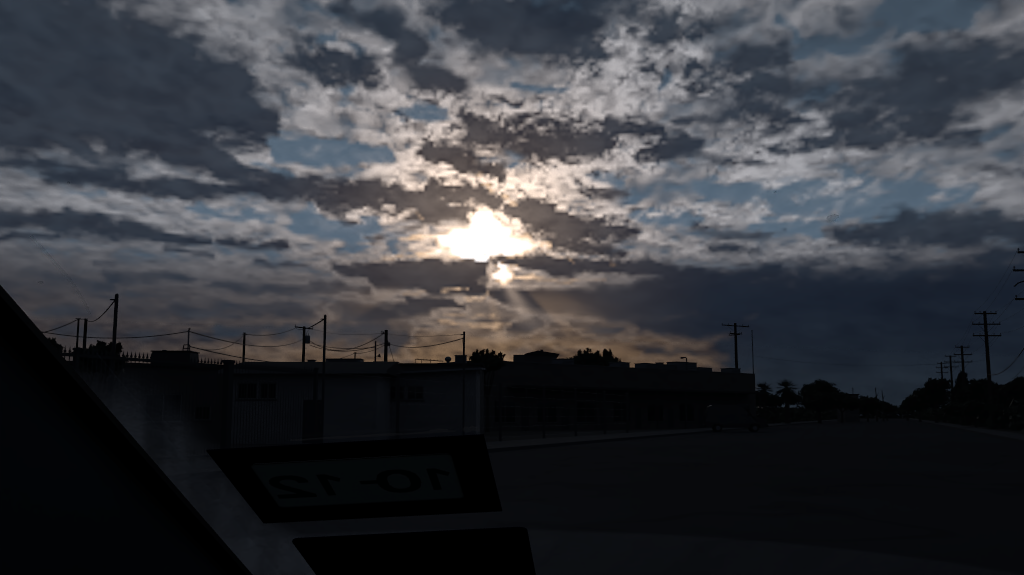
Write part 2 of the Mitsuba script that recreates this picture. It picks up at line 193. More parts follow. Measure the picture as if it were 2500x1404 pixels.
# ------------------------------------------------------------------ helpers
used = set()
def numbered(key):
    k, i = key, 0
    while k in used:
        i += 1; k = f'{key}_{i:03d}'
    used.add(k); return k
def thing(name, label, category, group=None, kind=None):
    k = numbered(name); labels[k] = {'label': label, 'category': category}
    if group: labels[k]['group'] = group
    if kind: labels[k]['kind'] = kind
    return k
def part(parent, name, mesh, mat, label=None, kind=None, smooth=False):
    k = numbered(f'{parent}__{name}')
    scene[k] = mikit.ply(mesh, 'mat_' + mat, smooth=smooth)
    if label or kind: labels[k] = {a: b for a, b in (('label', label), ('kind', kind)) if b}
    return k
def single(name, mesh, mat, label, category, group=None, kind=None, smooth=False):
    k = thing(name, label, category, group, kind); scene[k] = mikit.ply(mesh, 'mat_' + mat, smooth=smooth); return k
def structure(name, mesh, mat, smooth=False):
    used.add(name); scene[name] = mikit.ply(mesh, 'mat_' + mat, smooth=smooth); labels[name] = {'kind': 'structure'}
cat = trimesh.util.concatenate
def bx(x0, x1, y0, y1, z0, z1):
    b = trimesh.creation.box((x1 - x0, y1 - y0, z1 - z0)); b.apply_translation(((x0 + x1) / 2, (y0 + y1) / 2, (z0 + z1) / 2)); return b
def tube(pts, radii, sides=8):
    p = np.asarray(pts, float); n = len(p)
    r = np.broadcast_to(np.asarray(radii, float), (n,))
    t = np.gradient(p, axis=0); t /= np.linalg.norm(t, axis=1, keepdims=True) + 1e-12
    up = np.where(np.abs(t[:, 2:]) < .9, [0, 0, 1.], [1., 0, 0]); a = np.cross(t, up); a /= np.linalg.norm(a, axis=1, keepdims=True) + 1e-12
    b = np.cross(t, a); ang = np.arange(sides) * 2 * np.pi / sides
    v = p[:, None] + r[:, None, None] * (np.cos(ang)[None, :, None] * a[:, None] + np.sin(ang)[None, :, None] * b[:, None])
    i, j = np.meshgrid(np.arange(n - 1), np.arange(sides), indexing='ij')
    q = np.stack([i * sides + j, i * sides + (j + 1) % sides, (i + 1) * sides + (j + 1) % sides, (i + 1) * sides + j], -1).reshape(-1, 4)
    f = np.vstack([q[:, [0, 1, 2]], q[:, [0, 2, 3]]]); v = v.reshape(-1, 3)
    v = np.vstack([v, p[0], p[-1]]); c0, c1 = len(v) - 2, len(v) - 1; k = np.arange(sides)
    f = np.vstack([f, np.stack([np.full(sides, c0), (k + 1) % sides, k], 1), np.stack([np.full(sides, c1), (n - 1) * sides + k, (n - 1) * sides + (k + 1) % sides], 1)])
    return trimesh.Trimesh(v, f, process=False)
def beam(a, b, w, h):
    a, b = np.array(a, float), np.array(b, float); L = np.linalg.norm(b - a); x = (b - a) / L
    s = np.cross([0, 0, 1.], x) if abs(x[2]) < .99 else np.array([1., 0, 0]); s /= np.linalg.norm(s); u = np.cross(x, s)
    m = trimesh.creation.box((L, w, h)); M = np.eye(4); M[:3, 0], M[:3, 1], M[:3, 2], M[:3, 3] = x, s, u, (a + b) / 2
    m.apply_transform(M); return m
def rounded(x0, x1, y0, y1, z0, z1, r=.03):
    h = m3.Manifold.batch_hull([m3.Manifold.cube([x1 - x0 - 2 * (r if i != 0 else 0), y1 - y0 - 2 * (r if i != 1 else 0), z1 - z0 - 2 * (r if i != 2 else 0)]).translate([x0 + (r if i != 0 else 0), y0 + (r if i != 1 else 0), z0 + (r if i != 2 else 0)]) for i in range(3)])
    m = h.to_mesh(); return trimesh.Trimesh(m.vert_properties[:, :3], m.tri_verts, process=False)
def frame_at(origin, ang):
    M = np.eye(4); c, s = math.cos(ang), math.sin(ang); M[:2, :2] = [[c, -s], [s, c]]; M[:3, 3] = origin; return M
def moved(m, M):
    m = m.copy(); m.apply_transform(M); return m

# the road runs off to the right of straight ahead: sdir along it, ndir across it to the right
TH = math.radians(21.83)
sdir, ndir = np.array([math.sin(TH), math.cos(TH), 0]), np.array([math.cos(TH), -math.sin(TH), 0])
def R(s, p, z=0.0):
    return s * sdir + p * ndir + np.array([0, 0, z])
def strip(s0, s1, p0, p1, z, n=1):
    S = np.linspace(s0, s1, n + 1); v = np.array([R(s, p, z) for s in S for p in (p0, p1)])
    f = [[2 * i, 2 * i + 1, 2 * i + 3] for i in range(n)] + [[2 * i, 2 * i + 3, 2 * i + 2] for i in range(n)]
    return trimesh.Trimesh(v, f, process=False)
def slab(s0, s1, p0, p1, z0, z1):
    m = bx(p0, p1, s0, s1, z0, z1); M = np.eye(4); M[:3, 0], M[:3, 1] = ndir, sdir; m.apply_transform(M); return m

# ------------------------------------------------------------------ the setting
g = trimesh.creation.box((6000, 6000, 1)); g.apply_translation((0, 2000, -.5)); structure('ground', g, 'dirt')
structure('road', strip(-60, 700, -13.9, 6.0, .006), 'asphalt')
structure('kerb', slab(-60, 700, -14.08, -13.9, -.2, .14), 'concrete')
structure('kerb_001', slab(-60, 700, 6.0, 6.18, -.2, .14), 'concrete')
structure('pavement', slab(-60, 700, -17.7, -14.08, -.2, .125), 'concrete')
structure('pavement_001', slab(-60, 700, 6.18, 8.0, -.2, .125), 'concrete')

# ------------------------------------------------------------------ buildings
def walls(W, D, H, openings):
    m = m3.Manifold.cube([W, D, H])
    for x0, x1, z0, z1 in openings:
        m -= m3.Manifold.cube([x1 - x0, .24, z1 - z0]).translate([x0, -.1, z0])
    k = m.to_mesh(); return trimesh.Trimesh(k.vert_properties[:, :3], k.tri_verts, process=False)
def add_windows(b, M, openings, mull=1, kind='window'):
    for x0, x1, z0, z1 in openings:
        t = .05
        fr = cat([bx(x0, x1, .03, .10, z0, z0 + t), bx(x0, x1, .03, .10, z1 - t, z1), bx(x0, x0 + t, .03, .10, z0 + t, z1 - t), bx(x1 - t, x1, .03, .10, z0 + t, z1 - t)]
                 + [bx(x0 + (x1 - x0) * (i + 1) / (mull + 1) - .025, x0 + (x1 - x0) * (i + 1) / (mull + 1) + .025, .035, .095, z0 + t, z1 - t) for i in range(mull)])
        w = part(b, kind, moved(fr, M), 'trim')
        part(w, 'pane', moved(bx(x0 + t, x1 - t, .06, .075, z0 + t, z1 - t), M), 'pane')
        if kind == 'window':
            part(w, 'sill', moved(bx(x0 - .06, x1 + .06, -.06, .028, z0 - .06, z0 - .003), M), 'concrete')
def add_door(b, M, x0, z1=2.1, w=.95):
    d = part(b, 'door', moved(bx(x0, x0 + w, .05, .10, .03, z1), M), 'steel')
    part(d, 'handle', moved(bx(x0 + w - .12, x0 + w - .06, .0, .05, .98, 1.1), M), 'galvanised')

# pale stucco house with the low gable roof (behind the fence, left of centre)
x0, y0, zt = (-13.643, 46.0, 3.544)
x1 = (-6.542, 46.0, 3.544)[0]; W = x1 - x0
M = frame_at((x0, y0, 0), 0)
op = [((-13.351, 46.0, 22.53)[0] - x0, (-12.383, 46.0, 22.53)[0] - x0, 2.15, 2.95), ((-12.256, 46.0, 22.53)[0] - x0, (-11.456, 46.0, 22.53)[0] - x0, 2.15, 2.95)]
dx = (-10.108, 46.0, 22.53)[0] - x0
b = thing('stucco_house', 'low pale stucco house with two small windows behind the spiked fence', 'house')
part(b, 'wall', moved(walls(W, 7.5, zt, op + [(dx, dx + .95, .03, 2.1)]), M), 'stucco')
zr = (-10.636, 50.0, 4.167)[2]
rf = trimesh.Trimesh([[-.5, -.5, zt - .02], [W + .5, -.5, zt - .02], [W + .5, 3.75, zr], [-.5, 3.75, zr], [W + .5, 8, zt - .02], [-.5, 8, zt - .02], [-.5, -.5, zt - .16], [W + .5, -.5, zt - .16], [W + .5, 8, zt - .16], [-.5, 8, zt - .16]],
                     [[0, 1, 2], [0, 2, 3], [3, 2, 4], [3, 4, 5], [6, 1, 0], [6, 7, 1], [7, 2, 1], [7, 8, 2], [8, 4, 2], [0, 3, 6], [3, 9, 6], [3, 5, 9], [8, 9, 5], [8, 5, 4], [6, 9, 8], [6, 8, 7]], process=False)
part(b, 'roof', moved(rf, M), 'roof')
part(b, 'fascia', moved(bx(-.5, W + .5, -.53, -.503, zt - .18, zt - .01), M), 'trim')
add_windows(b, M, op); add_door(b, M, dx)

# shed-roofed house to its right
x0, y0, _ = (-6.852, 51.0, 3.606); x1 = (-1.924, 51.0, 3.826)[0]; W = x1 - x0; zl, zh = (-6.851, 51.0, 3.518)[2], (-1.924, 51.0, 3.76)[2]
M = frame_at((x0, y0, 0), 0)
op = [((-6.724, 51.0, 24.832)[0] - x0, (-5.79, 51.0, 24.832)[0] - x0, 2.2, 2.95), ((-5.65, 51.0, 24.832)[0] - x0, (-4.763, 51.0, 24.832)[0] - x0, 2.2, 2.95)]
b = thing('shed_roofed_house', 'small flat-fronted house with a pale sloping roof edge and a double window', 'house')
part(b, 'wall', moved(walls(W, 6, zl, op), M), 'stucco')
gab = trimesh.creation.extrude_polygon(Polygon([(0, 0), (W, 0), (W, zh - zl), (0, .02)]), 6); gab.apply_transform(np.array([[1, 0, 0, 0], [0, 0, -1, 6], [0, 1, 0, zl], [0, 0, 0, 1.]]))
part(b, 'gable', moved(gab, M), 'stucco')
sl = (zh - zl) / W
rf = trimesh.Trimesh([[-.4, -.5, zl - .4 * sl + .03], [W + .3, -.5, zh + .3 * sl + .03], [W + .3, 6.4, zh + .3 * sl + .33], [-.4, 6.4, zl + .33], [-.4, -.5, zl - .4 * sl + .13], [W + .3, -.5, zh + .3 * sl + .13], [W + .3, 6.4, zh + .3 * sl + .43], [-.4, 6.4, zl + .43]],
                     [[0, 2, 1], [0, 3, 2], [4, 5, 6], [4, 6, 7], [0, 1, 5], [0, 5, 4], [1, 2, 6], [1, 6, 5], [2, 3, 7], [2, 7, 6], [3, 0, 4], [3, 4, 7]], process=False)
part(b, 'roof', moved(rf, M), 'pale_roof')
add_windows(b, M, op)

# flat-roofed building at the left edge
x0, y0, zt = (-17.312, 33.5, 3.325); x1 = (-12.501, 37.0, 3.531)[0]; W = math.hypot(x1 - x0, 3.5)
M = frame_at((x0, y0, 0), math.atan2(3.5, x1 - x0) )
op = [(1.2, 2.6, 1.1, 2.2), (4.2, 5.6, 1.1, 2.2)]
b = thing('flat_roofed_house', 'dark flat-roofed building at the far left behind bushes, with a long box on its roof', 'building')
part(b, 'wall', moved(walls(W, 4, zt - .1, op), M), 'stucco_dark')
part(b, 'roof', moved(bx(-.15, W + .1, -.15, 4.15, zt - .097, zt), M), 'roof')
add_windows(b, M, op)

# low outbuilding in the gap left of the stucco house
x0, y0, zt = (-18.972, 53.0, 4.13); x1 = (-14.292, 54.0, 4.182)[0]; W = x1 - x0; M = frame_at((x0, y0, 0), .12)
b = thing('outbuilding', 'low dark outbuilding seen through the iron fence left of the gate post', 'outbuilding')
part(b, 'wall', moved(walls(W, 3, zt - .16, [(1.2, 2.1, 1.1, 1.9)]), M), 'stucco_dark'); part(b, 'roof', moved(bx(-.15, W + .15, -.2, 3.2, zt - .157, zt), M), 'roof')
add_windows(b, M, [(1.2, 2.1, 1.1, 1.9)]); add_door(b, M, 2.7)

# workshop behind the two houses
x0, y0, zt = (-15.612, 64.0, 4.873); x1 = (-2.167, 64.0, 4.956)[0]; W = x1 - x0
M = frame_at((x0, y0, 0), 0)
op = [(1.5 + 3.1 * i, 2.9 + 3.1 * i, 3.0, 4.1) for i in range(4)]
b = thing('workshop', 'long low workshop whose flat roofline shows above the two stucco houses', 'building')
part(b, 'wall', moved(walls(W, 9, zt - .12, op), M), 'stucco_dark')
part(b, 'roof', moved(bx(-.2, W + .2, -.2, 9.2, zt - .117, zt), M), 'roof')
add_windows(b, M, op)

# the long flat-roofed row on the right
A, B = np.array((-3.064, 83.0, 6.207)), np.array((28.525, 111.0, 6.164)); zt = (A[2] + B[2]) / 2
d = B - A; L = math.hypot(d[0], d[1]); ang = math.atan2(d[1], d[0]); M = frame_at((A[0], A[1], 0), ang)
b = thing('long_shop_row', 'long dark flat-roofed building with a canopy and rooftop coolers, right of centre', 'building')
op = [(2.0 + 5.2 * i, 4.6 + 5.2 * i, .7, 2.7) for i in range(8)]
doors = [5.2 + 5.2 * i for i in range(7)]
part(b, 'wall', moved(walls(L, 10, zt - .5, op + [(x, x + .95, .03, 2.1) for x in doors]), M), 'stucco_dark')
par = cat([bx(0, L, 0, .25, zt - .497, zt), bx(0, L, 9.75, 10, zt - .497, zt - .003), bx(0, .25, .25, 9.75, zt - .497, zt - .006), bx(L - .25, L, .25, 9.75, zt - .497, zt - .006)])
part(b, 'parapet', moved(par, M), 'stucco_dark'); part(b, 'coping', moved(bx(-.05, L + .05, -.06, .3, zt + .003, zt + .06), M), 'trim')
part(b, 'roof', moved(bx(.253, L - .253, .253, 9.747, zt - .48, zt - .42), M), 'roof')
cz = 3.95
part(b, 'canopy', moved(bx(3.5, L - 1.5, -2.2, -.004, cz - .12, cz + .08), M), 'roof')
for i in range(9):
    part(b, 'canopy_post', moved(bx(3.9 + i * (L - 6.2) / 8, 4.02 + i * (L - 6.2) / 8, -2.1, -1.98, 0, cz - .125), M), 'steel')
add_windows(b, M, op, 1)
for x in doors: add_door(b, M, x)
SHOP, SHOP_ROOF = M, zt - .42

# far house whose gable shows above the row
x0, y0, _ = (0.162, 118.0, 55.681); x1 = (5.672, 118.0, 55.681)[0]; xm = (2.701, 118.0, 55.681)[0]; z1, z2, z3 = (1.026, 118.0, 8.921)[2], (3.592, 118.0, 9.434)[2], (5.282, 118.0, 9.023)[2]
M = frame_at((x0, y0, 0), 0); W, wm = x1 - x0, xm - x0
b = thing('gabled_house', 'distant house with a flat wing and low gabled top with stub chimney', 'house')
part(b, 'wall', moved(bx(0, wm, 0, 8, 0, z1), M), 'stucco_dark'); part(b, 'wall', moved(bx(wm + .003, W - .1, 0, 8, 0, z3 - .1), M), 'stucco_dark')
k = trimesh.creation.extrude_polygon(Polygon([(wm - 1.2, z1 + .003), (wm - 1.0, z1 + .14), (wm + .55, z2), (W + .25, z3), (W + .25, z3 - .13), (wm + .003, z3 - .097), (wm + .003, z1 + .003)]), 8.4)
k.apply_transform(np.array([[1, 0, 0, 0], [0, 0, -1, 8.2], [0, 1, 0, 0], [0, 0, 0, 1.]]))
r_ = part(b, 'roof', moved(k, M), 'roof'); part(r_, 'chimney', moved(bx(wm + .95, wm + 1.3, 3, 3.4, z2 - .3, z2 + .32), M), 'concrete')
for i in range(2):
    w = part(b, 'window', moved(bx(.8 + i * 1.2, 1.6 + i * 1.2, -.05, -.003, 3.0, 4.0), M), 'trim'); part(w, 'pane', moved(bx(.86 + i * 1.2, 1.54 + i * 1.2, -.075, -.053, 3.06, 3.94), M), 'pane')

# low box of a building far down the road
x0, y0, zt = (70.18, 200.0, 5.889); x1 = (73.118, 200.0, 5.889)[0]
b = thing('distant_block', 'small flat-topped block between the trees at the far end of the road', 'building')
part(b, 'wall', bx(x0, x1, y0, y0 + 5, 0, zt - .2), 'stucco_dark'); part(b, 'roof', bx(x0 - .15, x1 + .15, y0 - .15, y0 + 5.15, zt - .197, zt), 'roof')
part(b, 'vent_pipe', tube([(x1 - .8, y0 + 1, zt + .003), (x1 - .8, y0 + 1, (72.322, 200.0, 7.265)[2])], .09), 'galvanised')
w = part(b, 'window', bx(x0 + .8, x0 + 1.8, y0 - .05, y0 - .003, 2.2, 3.3), 'trim'); part(w, 'pane', bx(x0 + .87, x0 + 1.73, y0 - .07, y0 - .053, 2.27, 3.23), 'pane')

# ------------------------------------------------------------------ things on the roofs
def cooler(name, label, x0, x1, y, z0, z1, ang=0, lid=.06, group=None):
    W = x1 - x0; D = max(.7, min(1.6, W)); M = frame_at((x0, y, 0), ang)
    t = thing(name, label, 'rooftop cooler', group)
    part(t, 'body', moved(rounded(0, W, 0, D, z0 + .12, z1 - lid, .04), M), 'galvanised')
    part(t, 'lid', moved(rounded(-.05, W + .05, -.05, D + .05, z1 - lid + .003, z1, .02), M), 'galvanised')
    n = max(3, int((z1 - z0) / .14)); zz = np.linspace(z0 + .2, z1 - lid - .1, n)
    part(t, 'louvre', moved(cat([beam((.08 * W, -.03, z), (.92 * W, -.03, z), .04, .03) for z in zz]), M), 'steel', kind='stuff')
    for i, j in ((.05, .05), (W - .15, .05), (.05, D - .15), (W - .15, D - .15)): part(t, 'leg', moved(bx(i, i + .1, j, j + .1, z0, z0 + .118), M), 'steel')
Z1 = (-15.278, 64.0, 4.873)[2]
cooler('rooftop_cooler', 'tiny box cooler on the workshop roof beside the slim steel pole', (-14.322, 66.0, 31.738)[0], (-13.869, 66.0, 31.738)[0], 66, Z1, (-13.385, 66.0, 5.241)[2])
cooler('rooftop_cooler', 'wide flat-topped box on the workshop roof, the widest there', (-13.448, 68.0, 32.659)[0], (-10.927, 68.0, 32.659)[0], 68, Z1, (-11.519, 68.0, 5.447)[2])
cooler('rooftop_cooler', 'squat cooler on the workshop roof at the foot of the thick wooden pole', (-9.669, 66.0, 31.738)[0], (-8.883, 66.0, 31.738)[0], 66, Z1, (-8.883, 66.0, 5.126)[2])
cooler('rooftop_cooler', 'low cooler on the workshop roof just right of the guy wire', (-8.672, 66.0, 31.738)[0], (-8.007, 66.0, 31.738)[0], 66, Z1, (-8.023, 66.0, 5.098)[2])
cooler('rooftop_cooler', 'stepped cooler under the slim pole at the right end of the workshop roof', (-4.17, 69.0, 33.12)[0], (-3.348, 69.0, 33.12)[0], 69, Z1, (-3.598, 69.0, 5.747)[2])
x, y, z = (-4.608, 68.0, 5.536)
t = thing('roof_vent', 'round turbine vent on the workshop roof, left of the stepped cooler', 'roof vent')
part(t, 'stem', tube([(x, y, Z1), (x, y, z - .3)], .12, 12), 'galvanised'); part(t, 'hood', moved(trimesh.creation.icosphere(2, .2), np.array([[1.2, 0, 0, x], [0, 1.2, 0, y], [0, 0, 1, z - .15], [0, 0, 0, 1.]])), 'galvanised', smooth=True)
SC = [(
       (0.053, 1.0, 1.81)[0], (0.066, 1.0, 1.81)[0], (5.252, 93.0, 7.034)[2], 'low cooler on the shop row just left of the big leafy tree'),
      ((0.114, 1.0, 1.81)[0], (0.125, 1.0, 1.81)[0], (11.063, 98.0, 7.0)[2], 'low cooler on the shop row at the right foot of the big leafy tree'),
      ((0.141, 1.0, 1.81)[0], (0.155, 1.0, 1.81)[0], (14.206, 101.0, 7.041)[2], 'boxy cooler standing alone mid-way along the shop row roof'),
      ((0.157, 1.0, 1.81)[0], (0.161, 1.0, 1.81)[0], (15.561, 103.0, 7.199)[2], 'very narrow upright vent box next to the boxy cooler on the shop row'),
      ((0.162, 1.0, 1.81)[0], (0.173, 1.0, 1.81)[0], (16.318, 103.0, 7.02)[2], 'lower box cooler right of the narrow vent box on the shop row'),
      ((0.175, 1.0, 1.81)[0], (0.196, 1.0, 1.81)[0], (18.51, 105.0, 7.403)[2], 'largest cooler on the shop row, left of the hooked lamp'),
      ((0.198, 1.0, 1.81)[0], (0.212, 1.0, 1.81)[0], (20.696, 106.0, 6.91)[2], 'flat cooler on the shop row right of the hooked lamp'),
      ((0.232, 1.0, 1.81)[0], (0.242, 1.0, 1.81)[0], (24.625, 110.0, 7.024)[2], 'single square cooler near the right end of the shop row')]
ux = d / L
def along(k, back):
    o = A + back * np.array([-ux[1], ux[0], 0]); return (k * o[1] - o[0]) / (ux[0] - k * ux[1])
for k0, k1, z1, lab in SC:
    back = 3.0; s0, s1 = along(k0, back), along(k1, back)
    o = A + ux * s0 + back * np.array([-ux[1], ux[0], 0])
    W = s1 - s0; M0 = frame_at((o[0], o[1], 0), ang)
    t = thing('rooftop_cooler', lab, 'rooftop cooler')
    D = max(.6, min(1.5, W)); zb = SHOP_ROOF
    part(t, 'body', moved(rounded(0, W, 0, D, zb + .12, z1 - .08, .04), M0), 'galvanised'); part(t, 'lid', moved(rounded(-.05, W + .05, -.05, D + .05, z1 - .077, z1, .02), M0), 'galvanised')
    part(t, 'louvre', moved(cat([beam((.08 * W, -.03, z), (.92 * W, -.03, z), .04, .03) for z in np.linspace(zb + .3, z1 - .25, 6)]), M0), 'steel', kind='stuff')
    for i, j in ((.05, .05), (W - .15, .05), (.05, D - .15), (W - .15, D - .15)): part(t, 'leg', moved(bx(i, i + .1, j, j + .1, zb, zb + .118), M0), 'steel')
# hooked lamp on the row's roof
x, y, z = (19.245, 104.0, 7.707)
t = thing('roof_lamp', 'short hooked lamp pole rising from the shop row roof behind the largest cooler', 'lamp')
part(t, 'pole', tube([(x, y, SHOP_ROOF), (x, y, z - .1), (x - .1, y, z), (x - .35, y, z)], .06), 'steel'); part(t, 'head', rounded(x - .65, x - .34, y - .1, y + .1, z - .14, z + .06, .03), 'steel')
# long box, ladder and mast on the left building
x0, y0, z1 = (-14.54, 38.0, 3.937); x1 = (-12.987, 38.0, 3.937)[0]; zb = (-17.312, 33.5, 3.325)[2] + .003
t = thing('roof_duct', 'long dark box lying along the roof of the left flat-roofed building', 'rooftop duct')
part(t, 'body', rounded(x0, x1, y0, y0 + 1.1, zb, z1 - .03, .03), 'steel'); part(t, 'lid', rounded(x0 - .04, x1 + .04, y0 - .04, y0 + 1.14, z1 - .027, z1 + .02, .02), 'steel')
part(t, 'cap', rounded((-14.23, 38.0, 18.846)[0], (-14.074, 38.0, 18.846)[0], y0 + .3, y0 + .5, z1 + .023, (-13.452, 38.0, 4.003)[2], .01), 'steel')
a, c = (-13.424, 38.4, 3.964), (-13.386, 38.4, 4.215); q, w_ = (-13.14, 38.4, 3.964), (-13.152, 38.4, 4.215)
t = thing('roof_ladder', 'short metal ladder frame sticking up at the right end of the roof duct', 'ladder')
zt_ = z1 + .02
part(t, 'rail', tube([(a[0], a[1], zt_), (c[0], c[1], c[2])], .022), 'steel'); part(t, 'rail', tube([(q[0], q[1], zt_), (w_[0], w_[1], w_[2])], .022), 'steel')
for f in (.45, 1.0): part(t, 'rung', tube([np.array([a[0], a[1], zt_]) * (1 - f) + np.array(c) * f, np.array([q[0], q[1], zt_]) * (1 - f) + np.array(w_) * f], .02), 'steel')
x, y, z = (-13.35, 38.8, 4.837)
t = thing('service_mast', 'thin service mast holding wires above the roof ladder on the left', 'mast')
part(t, 'tube', tube([(x, y, zb), (x, y, z)], .033), 'galvanised'); part(t, 'cap', tube([(x, y, z + .003), (x, y, z + .05), (x + .05, y, z + .09)], [.05, .05, .03]), 'steel')
# fallen aerial on the workshop roof
t = thing('roof_aerial', 'long spindly television aerial lying low over the workshop roof', 'aerial')
p0, p1 = np.array((-6.867, 67.0, 5.329)), np.array((-4.887, 67.0, 5.184))
part(t, 'boom', tube([p0, p1], .03), 'steel')
for f, l in ((.0, .35), (.22, .3), (.55, .55)):
    q = p0 * (1 - f) + p1 * f; part(t, 'support', tube([(q[0], q[1], Z1), (q[0], q[1], q[2] - .031 + (.12 if f == .55 else 0))], .022), 'steel')
for f in (.1, .3, .42, .68, .8): q = p0 * (1 - f) + p1 * f; part(t, 'element', tube([q + [0, -.5, .035], q + [0, .5, .035]], .012), 'steel')

# ------------------------------------------------------------------ spiked iron fence along the pavement
FP, FH = -18.0, 2.85
t = thing('iron_fence', 'tall dark iron picket fence with spiked tops along the far pavement', 'fence')
S0, S1 = 7.0, 27.2
ss = np.arange(S0, S1, .14)
def picket(s):
    m = bx(-.008, .008, -.008, .008, .12, FH + .02)
    sp = trimesh.creation.cone(.028, .13, sections=4); sp.apply_translation((0, 0, FH + .02)); kn = bx(-.022, .022, -.022, .022, FH - .02, FH + .03)
    return moved(cat([m, kn, sp]), frame_at(R(s, FP), -TH))
part(t, 'picket', cat([picket(s) for s in ss]), 'steel', kind='stuff')
part(t, 'top_rail', slab(S0, S1, FP - .03, FP + .03, FH - .11, FH - .03), 'steel'); part(t, 'bottom_rail', slab(S0, S1, FP - .025, FP + .025, .2, .26), 'steel')
for s in (11.5, 17.0, 27.15):
    k = part(t, 'post', slab(s - .05, s + .05, FP - .05, FP + .05, 0, FH + .05), 'steel'); part(k, 'cap', slab(s - .065, s + .065, FP - .065, FP + .065, FH + .053, FH + .1), 'steel')
s = 22.4; k = part(t, 'gate_post', slab(s - .1, s + .1, FP + .05, FP + .25, 0, FH + .02), 'steel', label='thickest post, square, standing out from the fence'); part(k, 'cap', slab(s - .14, s + .14, FP + .02, FP + .28, FH + .023, FH + .1), 'steel')
t = thing('wire_fence', 'row of plain steel fence posts with thin wires continuing the iron fence along the pavement', 'fence')
for s in (32.9, 43.4, 49.7, 55.4, 61.7, 67.5):
    k = part(t, 'post', tube([R(s, FP), R(s, FP, FH + .12)], .07, 10), 'steel', smooth=50); part(k, 'cap', tube([R(s, FP, FH + .123), R(s, FP, FH + .17)], [.085, .03], 10), 'steel')
for z in (.3, .8, 1.3, 1.8, 2.3, 2.8): part(t, 'wire', tube([R(27.3, FP, z), R(67.5, FP, z)], .004, 5), 'galvanised')
# slim steel poles standing in the fence line
for lab, px in (('slim steel pole rising from the fence at the far left, behind the bush', (-9.981, 23.6, 4.353)), ('slim steel pole rising from the fence right of the transformer pole', (-6.416, 32.2, 4.738)), ('slim steel pole rising above the stepped cooler', (-2.173, 42.6, 5.086))):
    t = thing('steel_pole', lab, 'pole'); x, y, z = px
    part(t, 'shaft', tube([(x, y, 0), (x, y, z)], .045, 10), 'steel', smooth=50); part(t, 'cap', tube([(x, y, z + .003), (x, y, z + .05)], [.055, .03]), 'steel'); part(t, 'wire_hook', tube([(x - .05, y, z - .1), (x - .16, y, z - .1)], .018, 6), 'steel')
    part(t, 'base_plate', rounded(x - .14, x + .14, y - .14, y + .14, 0, .14, .01), 'concrete')

# ------------------------------------------------------------------ poles and lines
def wood_pole(name, label, top, r0=.16, r1=.11, category='utility pole', group=None, lean=0.0):
    t = thing(name, label, category, group); x, y, z = top
    part(t, 'shaft', tube([(x, y, -.2), (x, y, z * .5), (x, y, z)], [r0, (r0 + r1) / 2, r1], 12), 'wood', smooth=50); return t
def insulators(t, pts, h=.2):
    for p in pts:
        part(t, 'insulator', tube([(p[0], p[1], p[2]), (p[0], p[1], p[2] + h * .35), (p[0], p[1], p[2] + h * .4), (p[0], p[1], p[2] + h)], [.025, .025, .06, .045], 8), 'galvanised')
def crossarm(t, x, y, z, half, dirv=(1, 0, 0), tilt=0., braces=True, n=2):
    dv = np.array(dirv, float); dv /= np.linalg.norm(dv); o = np.array([x, y, z]); up = np.array([0, 0, tilt])
    f = np.array([dv[1], -dv[0], 0]) * .17
    part(t, 'crossarm', beam(o + f - (dv + up) * half, o + f + (dv + up) * half, .1, .13), 'wood')
    insulators(t, [o + f + (dv + up) * half * k + [0, 0, .068] for k in ((-.96, .96) if n == 2 else (-.96, -.5, .5, .96))])
    if braces:
        for s in (-1, 1): part(t, 'brace', beam(o + f * 1.35 + (dv + up) * half * .6 * s - [0, 0, .06], o + f * 1.05 + dv * .1 * s - [0, 0, .85], .04, .02), 'steel')
t = wood_pole('utility_pole', 'wooden pole with a braced tilted crossarm and a transformer can, left of centre', (-23.228, 105.0, 11.247), .2, .15)
x, y, z = (-23.223, 105.0, 11.063); crossarm(t, x, y, z, 1.02, tilt=-.12)
tr = part(t, 'transformer', tube([(x + .42, y - .1, z - 1.75), (x + .42, y - .1, z - 1.68), (x + .42, y - .1, z - .95), (x + .42, y - .1, z - .85)], [.24, .27, .27, .22], 14), 'galvanised', smooth=40)
for i in (-.1, .1): part(tr, 'bushing', tube([(x + .42 + i, y - .1, z - .85), (x + .42 + i, y - .1, z - .6)], [.04, .03], 6), 'galvanised')
part(t, 'bracket', beam((x + .1, y - .1, z - 1.2), (x + .18, y - .1, z - 1.2), .1, .3), 'steel')
part(t, 'guard', tube([(x, y - .02, z - 2.25), (x + .32, y - .02, z - 2.25)], .03, 6), 'steel')
t = wood_pole('utility_pole', 'thick bare wooden pole with a guy wire, in the middle of the skyline', (-10.711, 80.0, 8.575), .19, .14)
x, y, z = (-10.706, 80.0, 8.33); insulators(t, [(x - .38, y, z), (x - .25, y, z - .05)], .18); part(t, 'spool_arm', beam((x - .42, y, z - .06), (x - .13, y, z - .06), .06, .08), 'wood'); part(t, 'spool_arm', beam((x + .14, y, z - .95), (x + .34, y, z - .95), .07, .3), 'steel')
t = wood_pole('utility_pole', 'plain thin wooden pole behind the gate post, left part of the skyline', (-19.927, 70.0, 7.488), .12, .085)
x, y, z = (-19.923, 70.0, 7.366); part(t, 'wire_hook', tube([(x - .2, y, z), (x + .2, y, z)], .025, 6), 'steel')
t = wood_pole('utility_pole', 'thinner of the two poles standing close together at the far left', (-27.731, 60.0, 7.531), .075, .06); x, y, z = (-27.73, 60.0, 7.505); part(t, 'top_pin', tube([(x - .18, y, z), (x + .15, y, z)], .03, 6), 'steel')
t = wood_pole('utility_pole', 'thicker of the two poles standing close together at the far left', (-27.258, 60.0, 7.505), .13, .095); x, y, z = (-27.256, 60.0, 7.479); part(t, 'top_pin', tube([(x - .15, y, z), (x + .1, y, z)], .03, 6), 'steel')
